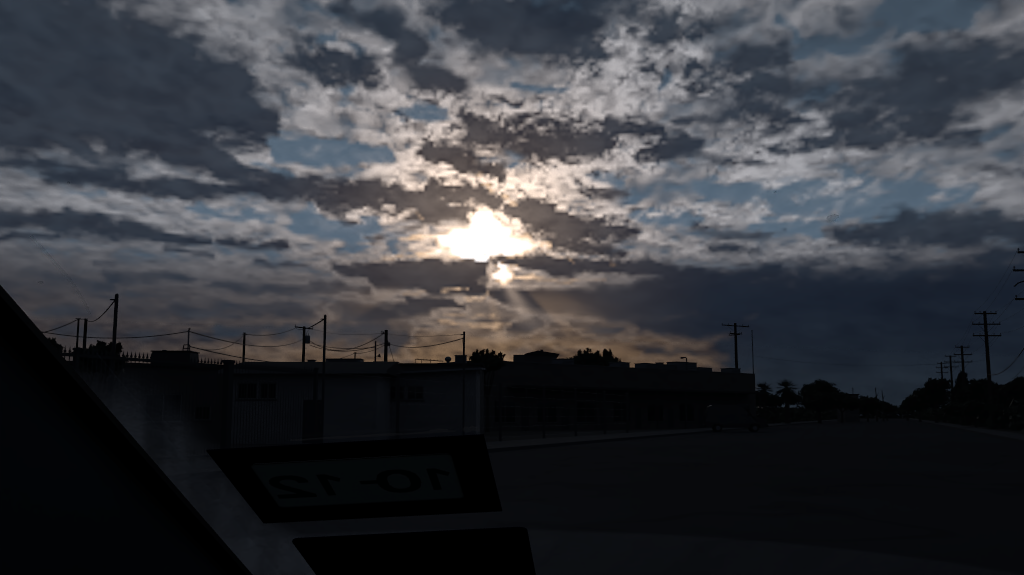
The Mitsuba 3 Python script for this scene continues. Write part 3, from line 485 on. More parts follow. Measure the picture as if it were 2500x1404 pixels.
t = wood_pole('utility_pole', 'very small distant pole with a tiny crosspiece over the workshop roof', (-15.318, 92.0, 7.493), .09, .07); x, y, z = (-15.316, 92.0, 7.413); part(t, 'crossarm', beam((x - .16, y, z), (x + .2, y, z), .06, .08), 'wood')
# lamp pole
x, y, z = (-8.41, 58.0, 5.904); t = thing('lamp_pole', 'slim pole with a small bell-shaped lamp on a short arm, left of the thick pole', 'street lamp')
part(t, 'shaft', tube([(x, y, 0), (x, y, z)], [.065, .05], 10), 'steel', smooth=50); x2, _, z2 = (-8.164, 58.0, 4.945)
part(t, 'arm', tube([(x + .05, y, z2 + .02), (x2 - .08, y, z2 + .07)], .018, 6), 'steel'); part(t, 'lamp_shade', tube([(x2, y, z2 + .17), (x2, y, z2 + .06), (x2 - .02, y, z2 - .02)], [.04, .08, .13], 10), 'steel')
# double-arm pole behind the right end of the row
t = wood_pole('utility_pole', 'tall wooden pole with two crossarms behind the right end of the shop row', (30.215, 127.0, 13.765), .24, .17)
x, y, z = (30.203, 127.0, 13.376); crossarm(t, x, y, z, 1.85, tilt=-.07, n=4); x, y, z = (30.169, 127.0, 12.32); crossarm(t, x, y, z, 1.0, (1, .5, 0), 0, False); crossarm(t, x, y, z - .15, .9, (1, -1.2, 0), 0, False)
for i in range(5): part(t, 'step_peg', tube([(x - .32, y, z - 2.2 - i * .5), (x + .32, y, z - 2.2 - i * .5)], .02, 6), 'steel')
x, y, z = (31.939, 125.0, 12.475); t = thing('slim_light_pole', 'very slim metal pole beside the tall two-armed pole at the end of the shop row', 'pole')
part(t, 'shaft', tube([(x, y, 0), (x, y, z)], [.09, .06], 8), 'galvanised'); part(t, 'finial', moved(trimesh.creation.icosphere(1, .1), frame_at((x, y, z + .09), 0)), 'galvanised')
# the line of tall poles on the right side of the road
row = [((34.475, 61.0, 12.15), (11.959, 10.762, 8.869), 'nearest', .2, 1.72), ((48.949, 97.0, 12.068), (11.812, 10.705, 9.517), 'second', .2, 1.45), ((63.067, 132.0, 11.082), (10.852, 9.819, 8.788), 'third', .2, 1.25), ((74.39, 160.0, 11.477), (11.338, 10.366, 9.534), 'fourth', .19, 1.2), ((86.441, 190.0, 12.056), (11.727, 10.904, 9.918), 'fifth', .19, 1.2)]
ROW = []
for top, ys, nm, r, half in row:
    where = {'nearest': 'nearest right-hand road pole, mostly outside the frame, with three crossarms', 'second': 'tall three-armed pole rising above the right-hand trees, the clearest of its row', 'third': 'third pole of the right-hand row, above the pointed tree', 'fourth': 'fourth, smaller pole of the right-hand row', 'fifth': 'farthest and smallest pole of the right-hand row'}[nm]
    t = wood_pole('utility_pole', where, top, r + .02, r - .05, group=None)
    arms = []
    for i, yy in enumerate(ys):
        Y, z = top[1], yy
        h = half * (.78 if i == 0 else 1.0)
        crossarm(t, top[0], Y, z, h, (1, 0, 0), 0, i > 0, 4 if nm in ('nearest', 'second') else 2); arms.append((z, h))
    ROW.append((top, arms, nm))
    if nm == 'nearest':
        x, y = top[0], top[1]; z = arms[1][0] - .75
        part(t, 'service_arm', tube([(x, y - .2, z), (x - .9, y - .2, z + .1), (x - 1.5, y - .2, z - .1), (x - 1.75, y - .2, z - .32)], .05, 6), 'steel')
def wire(a, b, sag, label, r=.02, name='overhead_wire', group=None):
    a, b = np.array(a, float), np.array(b, float); u = np.linspace(0, 1, 25)[:, None]
    p = a * (1 - u) + b * u; p[:, 2:] -= 4 * sag * u * (1 - u)
    single(name, tube(p, r, 5), 'cable', label, 'wire', group)
G = None
wire((-32.162, 60.0, 6.454), (-27.728, 60.0, 7.479), .35, 'wire sagging from the left edge up to the thin far-left pole', .03)
wire((-27.728, 60.0, 7.479), (-27.256, 60.0, 7.479), .01, 'short wire between the two close poles at the far left', .025)
wire((-27.256, 60.0, 7.479), (-9.988, 23.6, 4.29), .35, 'wire climbing from the thicker far-left pole to the slim steel pole', .018)
wire((-21.474, 40.0, 5.208), (-13.348, 38.8, 4.803), .42, 'long low wire from the left edge to the service mast', .018)
wire((-13.348, 38.8, 4.803), (-23.233, 105.0, 9.87), .75, 'wire sagging from the service mast to the transformer pole', .026)
wire((-13.235, 38.6, 4.179), (-19.923, 70.0, 7.366), .55, 'wire rising from the ladder mast to the plain thin pole', .02)
wire((-13.217, 38.6, 4.162), (-15.316, 92.0, 7.413), .85, 'lowest long wire from the ladder mast to the tiny distant pole', .024)
wire((-19.923, 70.0, 7.366), (-24.231, 105.0, 11.063), .35, 'wire from the plain thin pole to the left end of the braced crossarm', .03)
wire((-24.232, 105.0, 11.109), (-6.428, 32.2, 4.653), .3, 'wire from the braced crossarm up to the slim steel pole', .025)
wire((-22.586, 105.0, 9.641), (-10.915, 80.0, 8.295), 1.25, 'deepest sagging cable right of the transformer, upper one', .035)
wire((-22.573, 105.0, 9.183), (-10.795, 80.0, 7.457), .7, 'lower cable from the transformer to the thick pole', .035)
wire((-22.672, 105.0, 9.457), (-8.427, 58.0, 5.525), .3, 'cable from the transformer to the lamp pole', .025)
wire((-15.315, 92.0, 7.373), (-10.793, 80.0, 7.318), .2, 'short wire from the tiny distant pole up to the thick pole', .025)
wire((-10.586, 80.0, 7.457), (-2.208, 42.6, 4.825), .38, 'wire from the thick pole to the slim pole over the stepped cooler', .024)
wire((-22.257, 105.0, 10.925), (-10.881, 80.0, 8.33), .35, 'faint upper wire between the braced crossarm and the thick pole', .014)
wire((-10.566, 80.0, 8.26), (-2.191, 42.6, 5.011), .15, 'faint upper wire right of the thick pole', .01)
wire((-10.591, 80.0, 7.736), (-9.929, 80.0, 5.65), .0, 'straight guy wire slanting down right from the thick pole', .022, 'guy_wire')
wire((-2.264, 42.6, 4.862), (-2.206, 42.6, 4.472), -.02, 'short drop wire hanging at the slim pole over the stepped cooler', .012)
sides = {-1: 'left', 1: 'right'}; levels = ('top', 'middle', 'bottom')
for (t0, a0, n0), (t1, a1, n1) in zip(ROW, ROW[1:]):
    for i in range(3):
        for s in (-1, 1):
            wire((t0[0] + s * a0[i][1] * .96, t0[1] - .17, a0[i][0] + .25), (t1[0] + s * a1[i][1] * .96, t1[1] - .17, a1[i][0] + .25), .55,
                 f'faint {sides[s]} wire of {levels[i]} crossarms, {n0} to {n1} pole of right-hand row', .009)
wire((ROW[0][0][0] - .2, 61, 7.4), (48.845, 97.0, 5.557), 1.1, 'thick dark cable drooping toward the trees at the right edge', .035)
wire((ROW[0][0][0] - .2, 61, 6.6), (47.552, 90.0, 4.826), .5, 'second drooping cable under the thick one at the right edge', .022)
wire((32.083, 126.0, 9.325), (48.605, 97.0, 6.984), .9, 'faint long wire crossing the dark sky above the road', .012)

# ------------------------------------------------------------------ trees and plants
def leaves(rng, clumps, n, size, sprig=0.0):
    c = np.array([k[:3] for k in clumps]); r = np.array([k[3:6] for k in clumps]); w = r.prod(1) ** .7; w /= w.sum()
    idx = rng.choice(len(clumps), n, p=w)
    v = rng.normal(size=(n, 3)); v /= np.linalg.norm(v, axis=1, keepdims=True); rad = rng.random((n, 1)) ** .45
    lump = .65 + .7 * meshkit.noise(v * 2.2 + idx[:, None] * 3.1, 3)[:, None]
    p = c[idx] + v * rad * r[idx] * lump
    a = rng.normal(size=(n, 3)); a /= np.linalg.norm(a, axis=1, keepdims=True); b = np.cross(a, rng.normal(size=(n, 3))); b /= np.linalg.norm(b, axis=1, keepdims=True)
    s = size * (.5 + rng.random((n, 1))); V = np.stack([p - a * s, p + b * s * .45, p + a * s, p - b * s * .45], 1).reshape(-1, 3)
    i = np.arange(n)[:, None] * 4; F = np.vstack([i + [0, 1, 2], i + [0, 2, 3]])
    return trimesh.Trimesh(V, F, process=False)
def limbs(rng, base, top_pts, r):
    out = []
    for q in top_pts:
        m = base * .5 + np.array(q) * .5 + rng.normal(size=3) * .12 * np.linalg.norm(np.array(q) - base)
        out.append(tube([base, m, q], [r, r * .6, r * .18], 6))
    return cat(out)
def tree(name, label, category, base, clumps, n, size, seed, trunk_r=.15, dry=False, sprigs=()):
    rng = np.random.default_rng(seed); t = thing(name, label, category)
    bz = np.array(base, float); c = np.array([k[:3] for k in clumps]); fork = bz * .55 + c.mean(0) * .45; fork[:2] = bz[:2]
    part(t, 'trunk', tube([bz - [0, 0, .2], bz * .5 + fork * .5, fork], [trunk_r * 1.25, trunk_r, trunk_r * .8], 9), 'bark', smooth=50)
    part(t, 'limb', limbs(rng, fork, [np.array(k[:3]) + rng.normal(size=3) * np.array(k[3:6]) * .25 for k in clumps for _ in range(2)], trunk_r * .55), 'bark')
    m = leaves(rng, clumps, n, size)
    if len(sprigs):
        extra = []
        for x, y, z, h in sprigs:
            q = leaves(rng, [(x, y, z + h * .5, h * .16, h * .16, h * .6)], 46, size * .8); extra.append(q)
            for k in range(3):
                dx = rng.normal() * h * .5; extra.append(leaves(rng, [(x + dx, y, z + h * (.15 + .5 * rng.random()), h * .13, h * .13, h * .38)], 22, size * .75))
        m = cat([m] + extra)
    part(t, 'crown', m, 'leaf_dry' if dry else 'leaf', kind='stuff'); return t
def crown(L, Y):
    """L: (x, z, half width, half height) at the distance Y, with a little spread in depth"""
    return [(x, Y + (i % 3 - 1) * rx * .5, z, rx, max(.5, rx * .9), rz) for i, (x, z, rx, rz) in enumerate(L)]
tree('spiky_bush', 'scraggly bush with upright sprigs at the far left behind the fence', 'bush', ((-13.065, 30.0)[0], 30, 0),
     crown([(-13.493, 3.275, 0.369, 0.158), (-13.04, 3.327, 0.395, 0.184), (-13.218, 3.027, 0.79, 0.316), (-12.809, 3.379, 0.211, 0.132)], 30), 2600, .11, 1, .07,
     sprigs=[((-13.168, 30.0)[0], 30, (-13.28, 30.0, 3.405)[2], .28), ((-13.013, 30.0)[0], 30, (-13.123, 30.0, 3.405)[2], .32), ((-12.78, 30.0)[0], 30, (-12.887, 30.0, 3.379)[2], .24), ((-12.496, 30.0)[0], 30, (-12.597, 30.0, 3.327)[2], .3), ((-13.427, 30.0)[0], 30, (-13.536, 30.0, 3.327)[2], .2)])
tree('round_tree', 'small dark round-topped tree at the far left edge beside the pillar', 'tree', ((-29.286, 60.0)[0], 60, 0), crown([(-29.565, 5.931, 0.474, 0.237), (-29.279, 5.565, 0.58, 0.316)], 60), 900, .2, 2, .1)
tree('leafy_tree', 'dark ragged tree behind the workshop, just right of the stepped cooler', 'tree', ((-2.018, 78.0)[0], 78, 0),
     crown([(-2.88, 6.016, 0.617, 0.308), (-2.033, 6.05, 0.685, 0.343), (-1.287, 6.016, 0.617, 0.308), (-2.031, 5.542, 1.507, 0.548)], 78), 2600, .17, 3, .16,
     sprigs=[((-2.892, 78.0)[0], 78, (-2.915, 78.0, 6.287)[2], .5), ((-2.388, 78.0)[0], 78, (-2.406, 78.0, 6.287)[2], .45), ((-2.052, 78.0)[0], 78, (-2.067, 78.0, 6.287)[2], .5), ((-1.614, 78.0)[0], 78, (-1.627, 78.0, 6.287)[2], .4), ((-0.942, 78.0)[0], 78, (-0.949, 78.0, 6.151)[2], .35)])
tree('leafy_tree', 'wide leafy tree rising behind the long shop row, right of the gabled house', 'tree', ((10.426, 124.0)[0], 124, 0),
     crown([(9.426, 8.875, 1.416, 0.599), (10.773, 8.929, 0.98, 0.545), (12.605, 8.983, 0.708, 0.545), (10.763, 8.069, 3.376, 0.926), (8.075, 8.445, 1.089, 0.545)], 124), 3600, .24, 4, .3,
     sprigs=[((8.982, 124.0)[0], 124, (9.053, 124.0, 9.306)[2], .7), ((9.945, 124.0)[0], 124, (10.024, 124.0, 9.414)[2], .7), ((11.335, 124.0)[0], 124, (11.423, 124.0, 9.198)[2], .6), ((12.191, 124.0)[0], 124, (12.286, 124.0, 9.306)[2], .8), ((12.886, 124.0)[0], 124, (12.987, 124.0, 9.306)[2], .7)])
def palm(label, x, y, z, r, seed, trunk_r):
    rng = np.random.default_rng(seed); t = thing('palm_tree', label, 'palm tree')
    h = z - r
    part(t, 'trunk', tube([(x, y, -.2), (x + .05, y, h * .5), (x, y, h)], [trunk_r * 1.3, trunk_r, trunk_r * .95], 10), 'bark', smooth=50)
    part(t, 'skirt', leaves(rng, [(x, y, h - r * .45, r * .3, r * .3, r * .5)], 500, .3), 'leaf_dry', label='hanging dead fronds under the crown', kind='stuff')
    fr = []
    for i in range(46):
        az, elv = rng.random() * 6.283, rng.uniform(-.55, 1.45); L = r * rng.uniform(.85, 1.1); n = 6
        d0 = np.array([math.cos(az) * math.cos(elv), math.sin(az) * math.cos(elv), math.sin(elv)]); side = np.array([-math.sin(az), math.cos(az), 0])
        q = np.array([np.array([x, y, h]) + d0 * L * u + np.array([0, 0, -.35 * L * u * u]) for u in np.linspace(0, 1, n)])
        st = q[2]
        for a in np.linspace(-1.15, 1.15, 13):   # a fan of blades at the end of the stalk
            dv = (q[4] - q[2]); dv = dv / np.linalg.norm(dv); tip = st + (dv * math.cos(a) + side * math.sin(a)) * L * .62 + [0, 0, -.1 * L * abs(a)]
            nb = np.cross(dv, side) * .02 + side * .035; fr.append(trimesh.Trimesh([st - nb, st + nb, tip], [[0, 1, 2]], process=False))
        fr.append(tube(q[:3], .03, 4))
    part(t, 'crown', cat(fr), 'leaf', kind='stuff')
x, y, z = (39.819, 150.0, 7.078); palm('smaller palm beside the right end of the shop row', x, y, z, 1.75, 11, .22)
x, y, z = (43.479, 150.0, 7.661); palm('bigger palm with a thick trunk, second right of the shop row', x, y, z, 2.1, 12, .33)
tree('hedge_bush', 'low dark bush at the feet of the two palms', 'bush', ((43.108, 155.0)[0], 155, 0), crown([(40.159, 4.003, 1.634, 1.089), (42.824, 3.671, 1.634, 0.953), (45.851, 4.069, 1.361, 0.953)], 155), 2200, .3, 21, .15)
tree('leafy_tree', 'broad dark tree right of the bigger palm', 'tree', ((54.976, 170.0)[0], 170, 0), crown([(53.28, 5.646, 1.941, 1.194), (55.517, 6.377, 2.09, 1.194), (57.315, 5.5, 1.642, 1.194), (55.047, 4.041, 4.479, 1.642)], 170), 4200, .34, 22, .3)
tree('leafy_tree', 'low dark tree between the broad tree and the small block down the road', 'tree', ((64.215, 185.0)[0], 185, 0), crown([(63.92, 4.754, 1.787, 1.137), (65.867, 3.723, 2.437, 1.137)], 185), 1800, .34, 23, .2)
tree('leafy_tree', 'small tree just right of the small block down the road', 'tree', ((80.468, 215.0)[0], 215, 0), crown([(79.819, 4.569, 1.699, 1.133), (81.842, 4.2, 1.888, 1.133), (80.682, 3.28, 2.832, 1.133)], 215), 1800, .36, 24, .2)
tree('leafy_tree', 'lowest farthest tree beside the vanishing point of the road', 'tree', ((98.634, 250.0)[0], 250, 0), crown([(97.074, 4.022, 1.757, 1.098), (99.406, 3.273, 1.757, 0.878)], 250), 1400, .4, 25, .2)
for lab, (x, y, z), r in (('thin bare dead trunk left of the vanishing point', (86.325, 225.0, 8.004), .16), ('second thin bare dead trunk, nearer the vanishing point', (87.847, 225.0, 7.326), .14)):
    t = thing('dead_trunk', lab, 'dead tree')
    part(t, 'trunk', tube([(x, y, -.2), (x + .2, y, z * .6), (x, y, z)], [r * 1.6, r, r * .5], 7), 'bark'); part(t, 'limb', tube([(x + .1, y, z * .7), (x + .7, y, z * .85)], [.08, .03], 5), 'bark')
R_TREES = [
 ('tapering dark tree at the left end of the right-hand tree row, nearest the vanishing point', 108.185, 260, [(108.248, 4.129, 2.055, 1.37), (109.77, 5.242, 1.827, 1.598)], 1800, 0.4),
 ('dark tree left of the dense clump in the right-hand tree row', 92.242, 215, [(92.414, 5.675, 2.077, 1.699), (91.673, 4.108, 2.832, 1.511)], 2400, 0.36),
 ('dense square-topped tree under the farthest poles', 73.636, 165, [(73.171, 6.514, 1.449, 1.159), (74.965, 6.656, 1.449, 1.014), (73.773, 4.669, 3.333, 1.884)], 4200, 0.3),
 ('pointed cypress-like tree under the third pole', 63.915, 135, [(64.214, 6.855, 0.593, 0.711), (64.146, 5.807, 0.949, 0.949), (64.162, 4.24, 1.423, 1.541)], 3200, 0.22),
 ('rounded tree at the foot of the clearest three-armed pole', 58.105, 118, [(57.689, 5.043, 1.036, 0.725), (58.958, 4.941, 1.244, 0.829), (58.105, 3.623, 2.487, 1.451)], 4200, 0.24),
 ('dark tree between the clearest pole and the right edge', 53.588, 104, [(53.494, 3.889, 1.187, 0.731), (52.768, 3.13, 1.37, 1.096), (54.477, 3.8, 0.913, 0.822)], 3800, 0.22),
 ('dark leafy tree cut by the right edge of the picture', 47.431, 88, [(46.433, 3.877, 0.85, 0.541), (47.597, 4.18, 1.159, 0.696), (47.139, 3.12, 1.932, 1.159), (48.725, 3.99, 1.314, 1.005)], 4800, 0.2),
]
for i, (lab, px, Yd, L, n, size) in enumerate(R_TREES):
    tree('roadside_tree', lab, 'tree', (px, Yd, 0), crown(L, Yd), n, size, 40 + i, .25)
tree('roadside_shrub', 'low dark shrub row under the right-hand trees beside the pavement', 'shrub', (48.724, 100, 0), crown([(46.568, 1.991, 1.493, 0.703), (48.73, 2.076, 1.581, 0.79), (51.311, 1.991, 1.757, 0.878), (53.892, 1.905, 1.932, 0.878)], 100), 5200, .2, 60, .1)


# thickets closing the verges
def thicket(name, label, pts, w, h, n, size, seed):
    rng = np.random.default_rng(seed); P_ = np.array(pts, float); seg = np.linalg.norm(np.diff(P_, axis=0), axis=1); c = np.concatenate([[0], np.cumsum(seg)])
    u = rng.random(n) * c[-1]; q = np.stack([np.interp(u, c, P_[:, k]) for k in range(2)], 1)
    hh = h * (.62 + .6 * meshkit.fbm(np.stack([u / (h * 2.2), u * 0, u * 0 + seed], 1), 3, seed))
    p = np.column_stack([q + rng.normal(size=(n, 2)) * w * .4, rng.random(n) ** .8 * hh])
    a = rng.normal(size=(n, 3)); a /= np.linalg.norm(a, axis=1, keepdims=True); b_ = np.cross(a, rng.normal(size=(n, 3))); b_ /= np.linalg.norm(b_, axis=1, keepdims=True)
    s_ = size * (.5 + rng.random((n, 1))); V = np.stack([p - a * s_, p + b_ * s_ * .5, p + a * s_, p - b_ * s_ * .5], 1).reshape(-1, 3); i = np.arange(n)[:, None] * 4
    single(name, trimesh.Trimesh(V, np.vstack([i + [0, 1, 2], i + [0, 2, 3]]), process=False), 'leaf', label, 'thicket', kind='stuff')
thicket('thicket', 'dark scrub along the left side of the road past the shop row', [R(138, -21)[:2], R(190, -21)[:2], R(470, -19)[:2]], 2.5, 3.1, 9000, .45, 5)
thicket('thicket', 'dark scrub filling the right verge under the roadside trees', [R(52, 11.5)[:2], R(120, 11.5)[:2], R(470, 11.5)[:2]], 2.5, 3.0, 14000, .42, 6)
thicket('tree_line', 'low far tree line closing the end of the road', [R(480, -120)[:2], R(500, 0)[:2], R(470, 120)[:2]], 8, 5.5, 9000, .9, 7)


# ------------------------------------------------------------------ van crossing the far pavement
t = thing('parked_van', 'dark van at the far kerb before the long shop row, nose to the right', 'van')
cx, cy, _ = (18.752, 80.0, 38.184)
prof = Polygon([(-2.45, .35), (-2.5, .9), (-2.4, 1.6), (-2.2, 2.12), (-1.9, 2.22), (.15, 2.24), (.5, 2.16), (1.35, 1.32), (2.2, 1.16), (2.45, .95), (2.5, .4), (1.95, .35), (1.85, .62), (1.5, .74), (1.15, .62), (1.05, .35), (-1.05, .35), (-1.15, .62), (-1.5, .74), (-1.85, .62), (-1.95, .35)])
W = 1.9
def ext(poly, y0, y1):
    m = trimesh.creation.extrude_polygon(poly, y1 - y0); m.apply_transform(np.array([[1, 0, 0, 0], [0, 0, -1, y1], [0, 1, 0, 0], [0, 0, 0, 1.]])); return m
MV = frame_at((cx, cy, 0.006), -.12)
v = ext(prof, -W / 2, W / 2); vv = v.vertices.copy(); up = np.clip((vv[:, 2] - 1.3) / .95, 0, 1); vv[:, 1] *= 1 - .14 * up; v.vertices = vv
bd = part(t, 'body', moved(v, MV), 'paint')
def yat(z): return W / 2 * (1 - .14 * max(0, min(1, (z - 1.3) / .95)))
def sidewin(pts, s):
    V = [(x, s * (yat(z) + .006), z) for x, z in pts]; n = len(V)
    return trimesh.Trimesh(V, [[0, i, i + 1] for i in range(1, n - 1)], process=False)
for s in (-1, 1):
    for w in ([(-2.2, 1.42), (-1.2, 1.42), (-1.2, 2.05), (-2.1, 2.05)], [(-1.1, 1.42), (-.1, 1.42), (-.1, 2.05), (-1.1, 2.05)], [(0, 1.42), (1.02, 1.42), (.42, 2.02), (0, 2.05)]):
        part(t, 'side_window', moved(sidewin(w, s), MV), 'pane')
ws = trimesh.Trimesh([(.53, -.72, 2.145), (.53, .72, 2.145), (1.36, .86, 1.335), (1.36, -.86, 1.335)], [[0, 1, 2], [0, 2, 3]], process=False); ws.apply_translation((.01, 0, .012))
part(t, 'windshield', moved(ws, MV), 'lens')
for s in (-1, 1):
    for x in (-1.5, 1.5):
        c = trimesh.creation.cylinder(.33, .22, sections=24); c.apply_transform(trimesh.transformations.rotation_matrix(math.pi / 2, (1, 0, 0))); c.apply_translation((x, s * .85, .33))
        h = trimesh.creation.cylinder(.19, .03, sections=16); h.apply_transform(trimesh.transformations.rotation_matrix(math.pi / 2, (1, 0, 0))); h.apply_translation((x, s * .975, .33))
        k = part(t, 'wheel', moved(c, MV), 'rubber', smooth=40); part(k, 'hub', moved(h, MV), 'galvanised')
    part(t, 'headlight', moved(rounded(2.3, 2.5, s * .7 - .16, s * .7 + .16, .8, 1.0, .03), MV), 'lens'); part(t, 'tail_light', moved(rounded(-2.53, -2.4, s * .8 - .08, s * .8 + .08, .95, 1.4, .02), MV), 'paint')
    part(t, 'mirror', moved(rounded(.95, 1.1, s * 1.02 - .1, s * 1.02 + .1, 1.35, 1.55, .03), MV), 'rubber')
part(t, 'bumper', moved(rounded(2.46, 2.6, -.9, .9, .4, .62, .04), MV), 'rubber'); part(t, 'bumper', moved(rounded(-2.62, -2.47, -.9, .9, .4, .62, .04), MV), 'rubber')

# ------------------------------------------------------------------ the car we sit in
GO = np.array([-0.047, 0.2864, 1.3318]); GU = np.array([.99619, -.06647, .05647]); GV = np.array([.08538, .87544, -.47573]); GN = np.cross(GU, GV); GN = GN if GN[2] > 0 else -GN
def onpane(u, v, h=0.0):   # h: metres towards the inside of the car
    return GO + u * GU + v * GV - h * GN
def sheet(pts, h0, h1, hole=None):
    """a flat piece lying on the glass: outline in the glass's own metres, thickness from h0 to h1"""
    m = trimesh.creation.extrude_polygon(Polygon(pts, [hole] if hole else None), h1 - h0); q = m.vertices
    m.vertices = np.array([onpane(a, b_, h0 + c) for a, b_, c in q]); return m
car = thing('car_interior', 'inside of the car at the left windscreen corner: dusty glass and dark pillar', 'car')
part(car, 'windscreen', trimesh.Trimesh([onpane(-.075, -.29), onpane(1.3, -.29), onpane(1.3, .62), onpane(-.075, .62)], [[0, 1, 2], [0, 2, 3]], process=False), 'glass', label='large raked windscreen pane')
part(car, 'glass_border', sheet([(-.09, -.29), (-.0510, -.29), (-.0520, -.1), (-.0530, .05), (-.0536, .2), (-.056, .62), (-.09, .62)], .002, .004), 'frit', label='black printed border down the edge of the glass')
# pillar trim: a rounded panel from the glass edge back past the driver's left
prof = [(-.0605, .005), (-.0625, .012), (-.068, .022), (-.082, .04), (-.105, .06), (-.16, .09), (-.24, .11)]
vs = np.linspace(-.29, .62, 24); V = np.array([onpane(u, v, h) for v in vs for u, h in prof]); n = len(prof)
F = [[i * n + j, i * n + j + 1, (i + 1) * n + j + 1] for i in range(23) for j in range(n - 1)] + [[i * n + j, (i + 1) * n + j + 1, (i + 1) * n + j] for i in range(23) for j in range(n - 1)]
part(car, 'pillar_trim', trimesh.Trimesh(V, F, process=False), 'plastic', smooth=True)
z0 = onpane(0, -.29)
part(car, 'headliner', bx(-.28, 1.35, z0[1] - 1.7, z0[1] - .004, z0[2] - .0, z0[2] + .04), 'fabric')
part(car, 'door_panel', bx(-.33, -.28, -1.6, .9, .5, 1.02), 'plastic')
dp = Polygon([(.12, .55), (.12, .97), (.2, 1.03), (.45, 1.055), (.7, 1.05), (.82, 1.03), (.84, .55)])
m = trimesh.creation.extrude_polygon(dp, 1.55); m.apply_transform(np.array([[0, 0, 1, -.27], [1, 0, 0, 0], [0, 1, 0, 0], [0, 0, 0, 1.]]))
part(car, 'dashboard', m, 'dash', smooth=30)

# dust left on the glass outside the sweep of the wiper
def dust(p, n, uv):
    q = mi.Point3f(p.x - GO[0], p.y - GO[1], p.z - GO[2])
    u = q.x * GU[0] + q.y * GU[1] + q.z * GU[2]; v = q.x * GV[0] + q.y * GV[1] + q.z * GV[2]
    nz = .62 * F_(u * 130 + v * 50, v * 14, 2.0, 3) + .12 * F_(u * 300, v * 170, 5.0, 3) + .26 * F_(u * 45, v * 30, 7.0, 3); sp = N_(u * 900, v * 900)
    left = mikit.smoothstep(-.034, -.045, u + .006 * (nz - .5) - .03 * mikit.smoothstep(.02, .1, v)) * mikit.smoothstep(-.07, -.03, v)
    arc = v - (.0498 + .16 * (u - .046) + 1.1 * (u - .046) * (u - .046))
    low = mikit.smoothstep(.0, .004, arc) * .8
    haze = mikit.smoothstep(-.02, .06, v) * mikit.smoothstep(.1, .02, u)
    return mi.Float((left * 1.05 * (.12 + 1.5 * nz * nz) + low * .22 * (.5 + nz) + haze * .09 + .012 * mikit.smoothstep(-.065, -.03, v)) * (.8 + .4 * sp))
scene['mat_dust'] = {'type': 'mask', 'opacity': mikit.proc(dust), 'bsdf': {'type': 'principledthin', 'base_color': rgb(.46, .49, .52), 'roughness': .9, 'diff_trans': 1.5}}
part(car, 'dust_film', trimesh.Trimesh([onpane(-.068, -.09, -.002), onpane(.26, -.03, -.002), onpane(.26, .13, -.002), onpane(-.068, .13, -.002)], [[0, 1, 2], [0, 2, 3]], process=False), 'dust', label='greyish dust on the glass outside the wiper sweep', kind='stuff')

# specks and a scratch on the glass
scene['mat_speck'] = {'type': 'mask', 'opacity': .2, 'bsdf': diffuse(.05, .042, .036)}
def spot(u, v, ru, rv, seed, n=14):
    r_ = np.random.default_rng(seed); return [(u + ru * math.cos(a) * (.75 + .4 * r_.random()), v + rv * math.sin(a) * (.75 + .4 * r_.random())) for a in np.linspace(0, 2 * math.pi, n, endpoint=False)]
for i, (u, v, ru, rv) in enumerate((((0.1212, -0.1054)[0], (0.1212, -0.1054)[1], .0011, .0011), ((0.1085, -0.1145)[0], (0.1085, -0.1145)[1], .0003, .0002), ((-0.0459, -0.1018)[0], (-0.0459, -0.1018)[1], .0006, .0004), ((-0.0256, -0.1313)[0], (-0.0256, -0.1313)[1], .0003, .0003))):
    part(car, 'dirt_speck', sheet(spot(u, v, ru, rv, i), -.0012, -.001), 'speck')
scene['mat_scratch'] = {'type': 'mask', 'opacity': .07, 'bsdf': diffuse(.05, .05, .05)}
L_ = [(-0.0405, -0.117), (-0.04, -0.1095), (-0.0395, -0.1022), (-0.0402, -0.0939), (-0.0411, -0.0892)]
part(car, 'scratch', sheet([(u, v) for u, v in L_] + [(u + .0006, v) for u, v in L_[::-1]], -.0012, -.001), 'scratch')

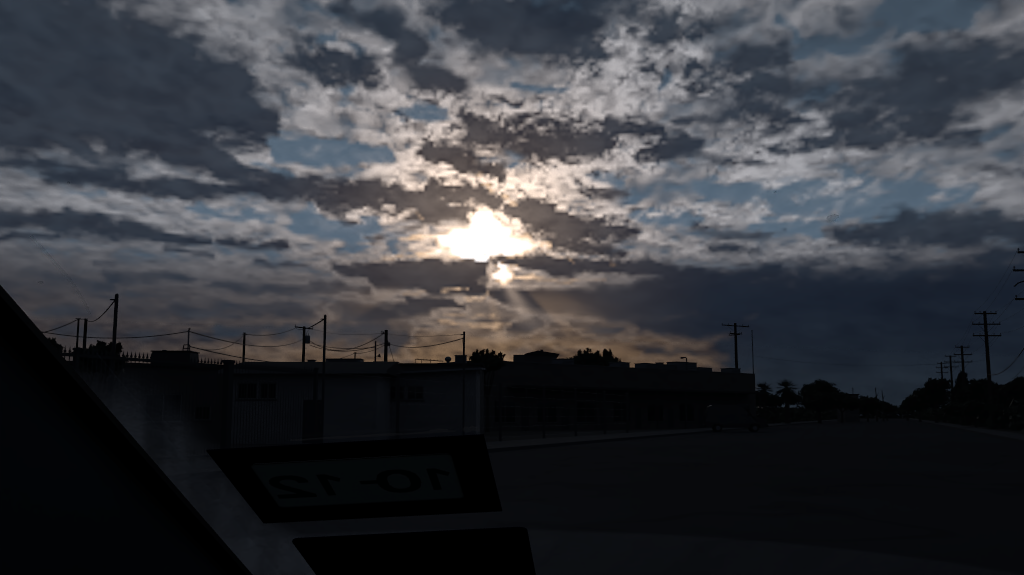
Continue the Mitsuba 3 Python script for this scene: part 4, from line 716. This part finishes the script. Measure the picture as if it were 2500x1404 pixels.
# stickers on the inside of the glass, read from outside
def letters(text, uc, vc, h, depth0, depth1, wide=1.0):
    m = meshkit.text_mesh(text, h, depth1 - depth0, bold=True); b = m.bounds; q = m.vertices - [(b[0][0] + b[1][0]) / 2, 0, 0]
    q[:, 1] -= h / 2; q[:, 0] *= wide
    m.vertices = np.array([onpane(uc - x, vc - y, depth0 + z) for x, y, z in q]); return m
def rrect(u0, u1, v0, v1, r):
    return list(sbox(u0 + r, v0 + r, u1 - r, v1 - r).buffer(r, 6).exterior.coords)[:-1]
t = thing('registration_sticker', 'upper dark windscreen sticker with a grey panel reading 10-12 in mirror writing', 'sticker')
part(t, 'backing', sheet([(-.0367, -.0239), (.0414, -.0239), (.0416, .0285), (-.0362, .0285)], .0006, .001, rrect(-.0271, .0309, -.0144, .0159, .0015)), 'sticker_dark', label='near-black border of the sticker')
part(t, 'panel', sheet(rrect(-.0273, .0311, -.0146, .0161, .0015), .0012, .0014), 'sticker_panel', label='grey number panel')
def flat(pts, uc, vc):      # printed outline, mirrored because it faces the street
    return sheet([(uc - x, vc - y) for x, y in pts], .0016, .0018)
one = [(-.0008, -.0072), (.0016, -.0072), (.0016, .0072), (-.0008, .0072), (-.0048, .0040), (-.0040, .0020), (-.0008, .0044)]
for ch, uc in (('1', .0243), ('0', .0133), ('-', .0046), ('1', -.0082), ('2', -.0192)):
    if ch == '1': part(t, 'digit', flat(one, uc, .0008), 'sticker_ink')
    elif ch == '-': part(t, 'hyphen', flat([(-.0028, -.001), (.0028, -.001), (.0028, .001), (-.0028, .001)], uc, .0004), 'sticker_ink')
    else: part(t, 'digit', letters(ch, uc, .0008, .0145, .0016, .0018, 1.18), 'sticker_ink')
t = thing('inspection_sticker', 'lower dark rounded windscreen sticker, cut off by the bottom of the picture', 'sticker')
part(t, 'backing', sheet(rrect(-.0315, .0484, .0428, .104, .003), .0006, .001), 'sticker_dark', label='near-black rounded sticker')
part(t, 'panel', sheet(rrect(-.022, .039, .0545, .09, .0015), .0012, .0014), 'sticker_faded', label='very dark inner panel')
# leftover strip of glue above the upper sticker
rng = np.random.default_rng(5)
t = thing('glue_residue', 'thin pale strip of old glue on the glass above the upper sticker', 'glue mark')
scene['mat_glue'] = {'type': 'mask', 'opacity': .2, 'bsdf': {'type': 'principledthin', 'base_color': rgb(.6, .56, .5), 'roughness': .8, 'diff_trans': 1.0}}
def ragged(u0, u1, v0, v1, n=14):
    us = np.linspace(u0, u1, n); a = [(u, v0 + rng.random() * (v1 - v0) * .5) for u in us]; b = [(u, v1 - rng.random() * (v1 - v0) * .4) for u in us[::-1]]; return a + b
part(t, 'strip', sheet(ragged(-.012, .034, -.0275, -.0262), .0006, .0008), 'glue'); part(t, 'blob', sheet(ragged(.036, .0405, -.0292, -.0256, 6), .0006, .0008), 'glue'); part(t, 'blob', sheet(ragged(.027, .032, -.0285, -.0272, 6), .0006, .0008), 'glue')
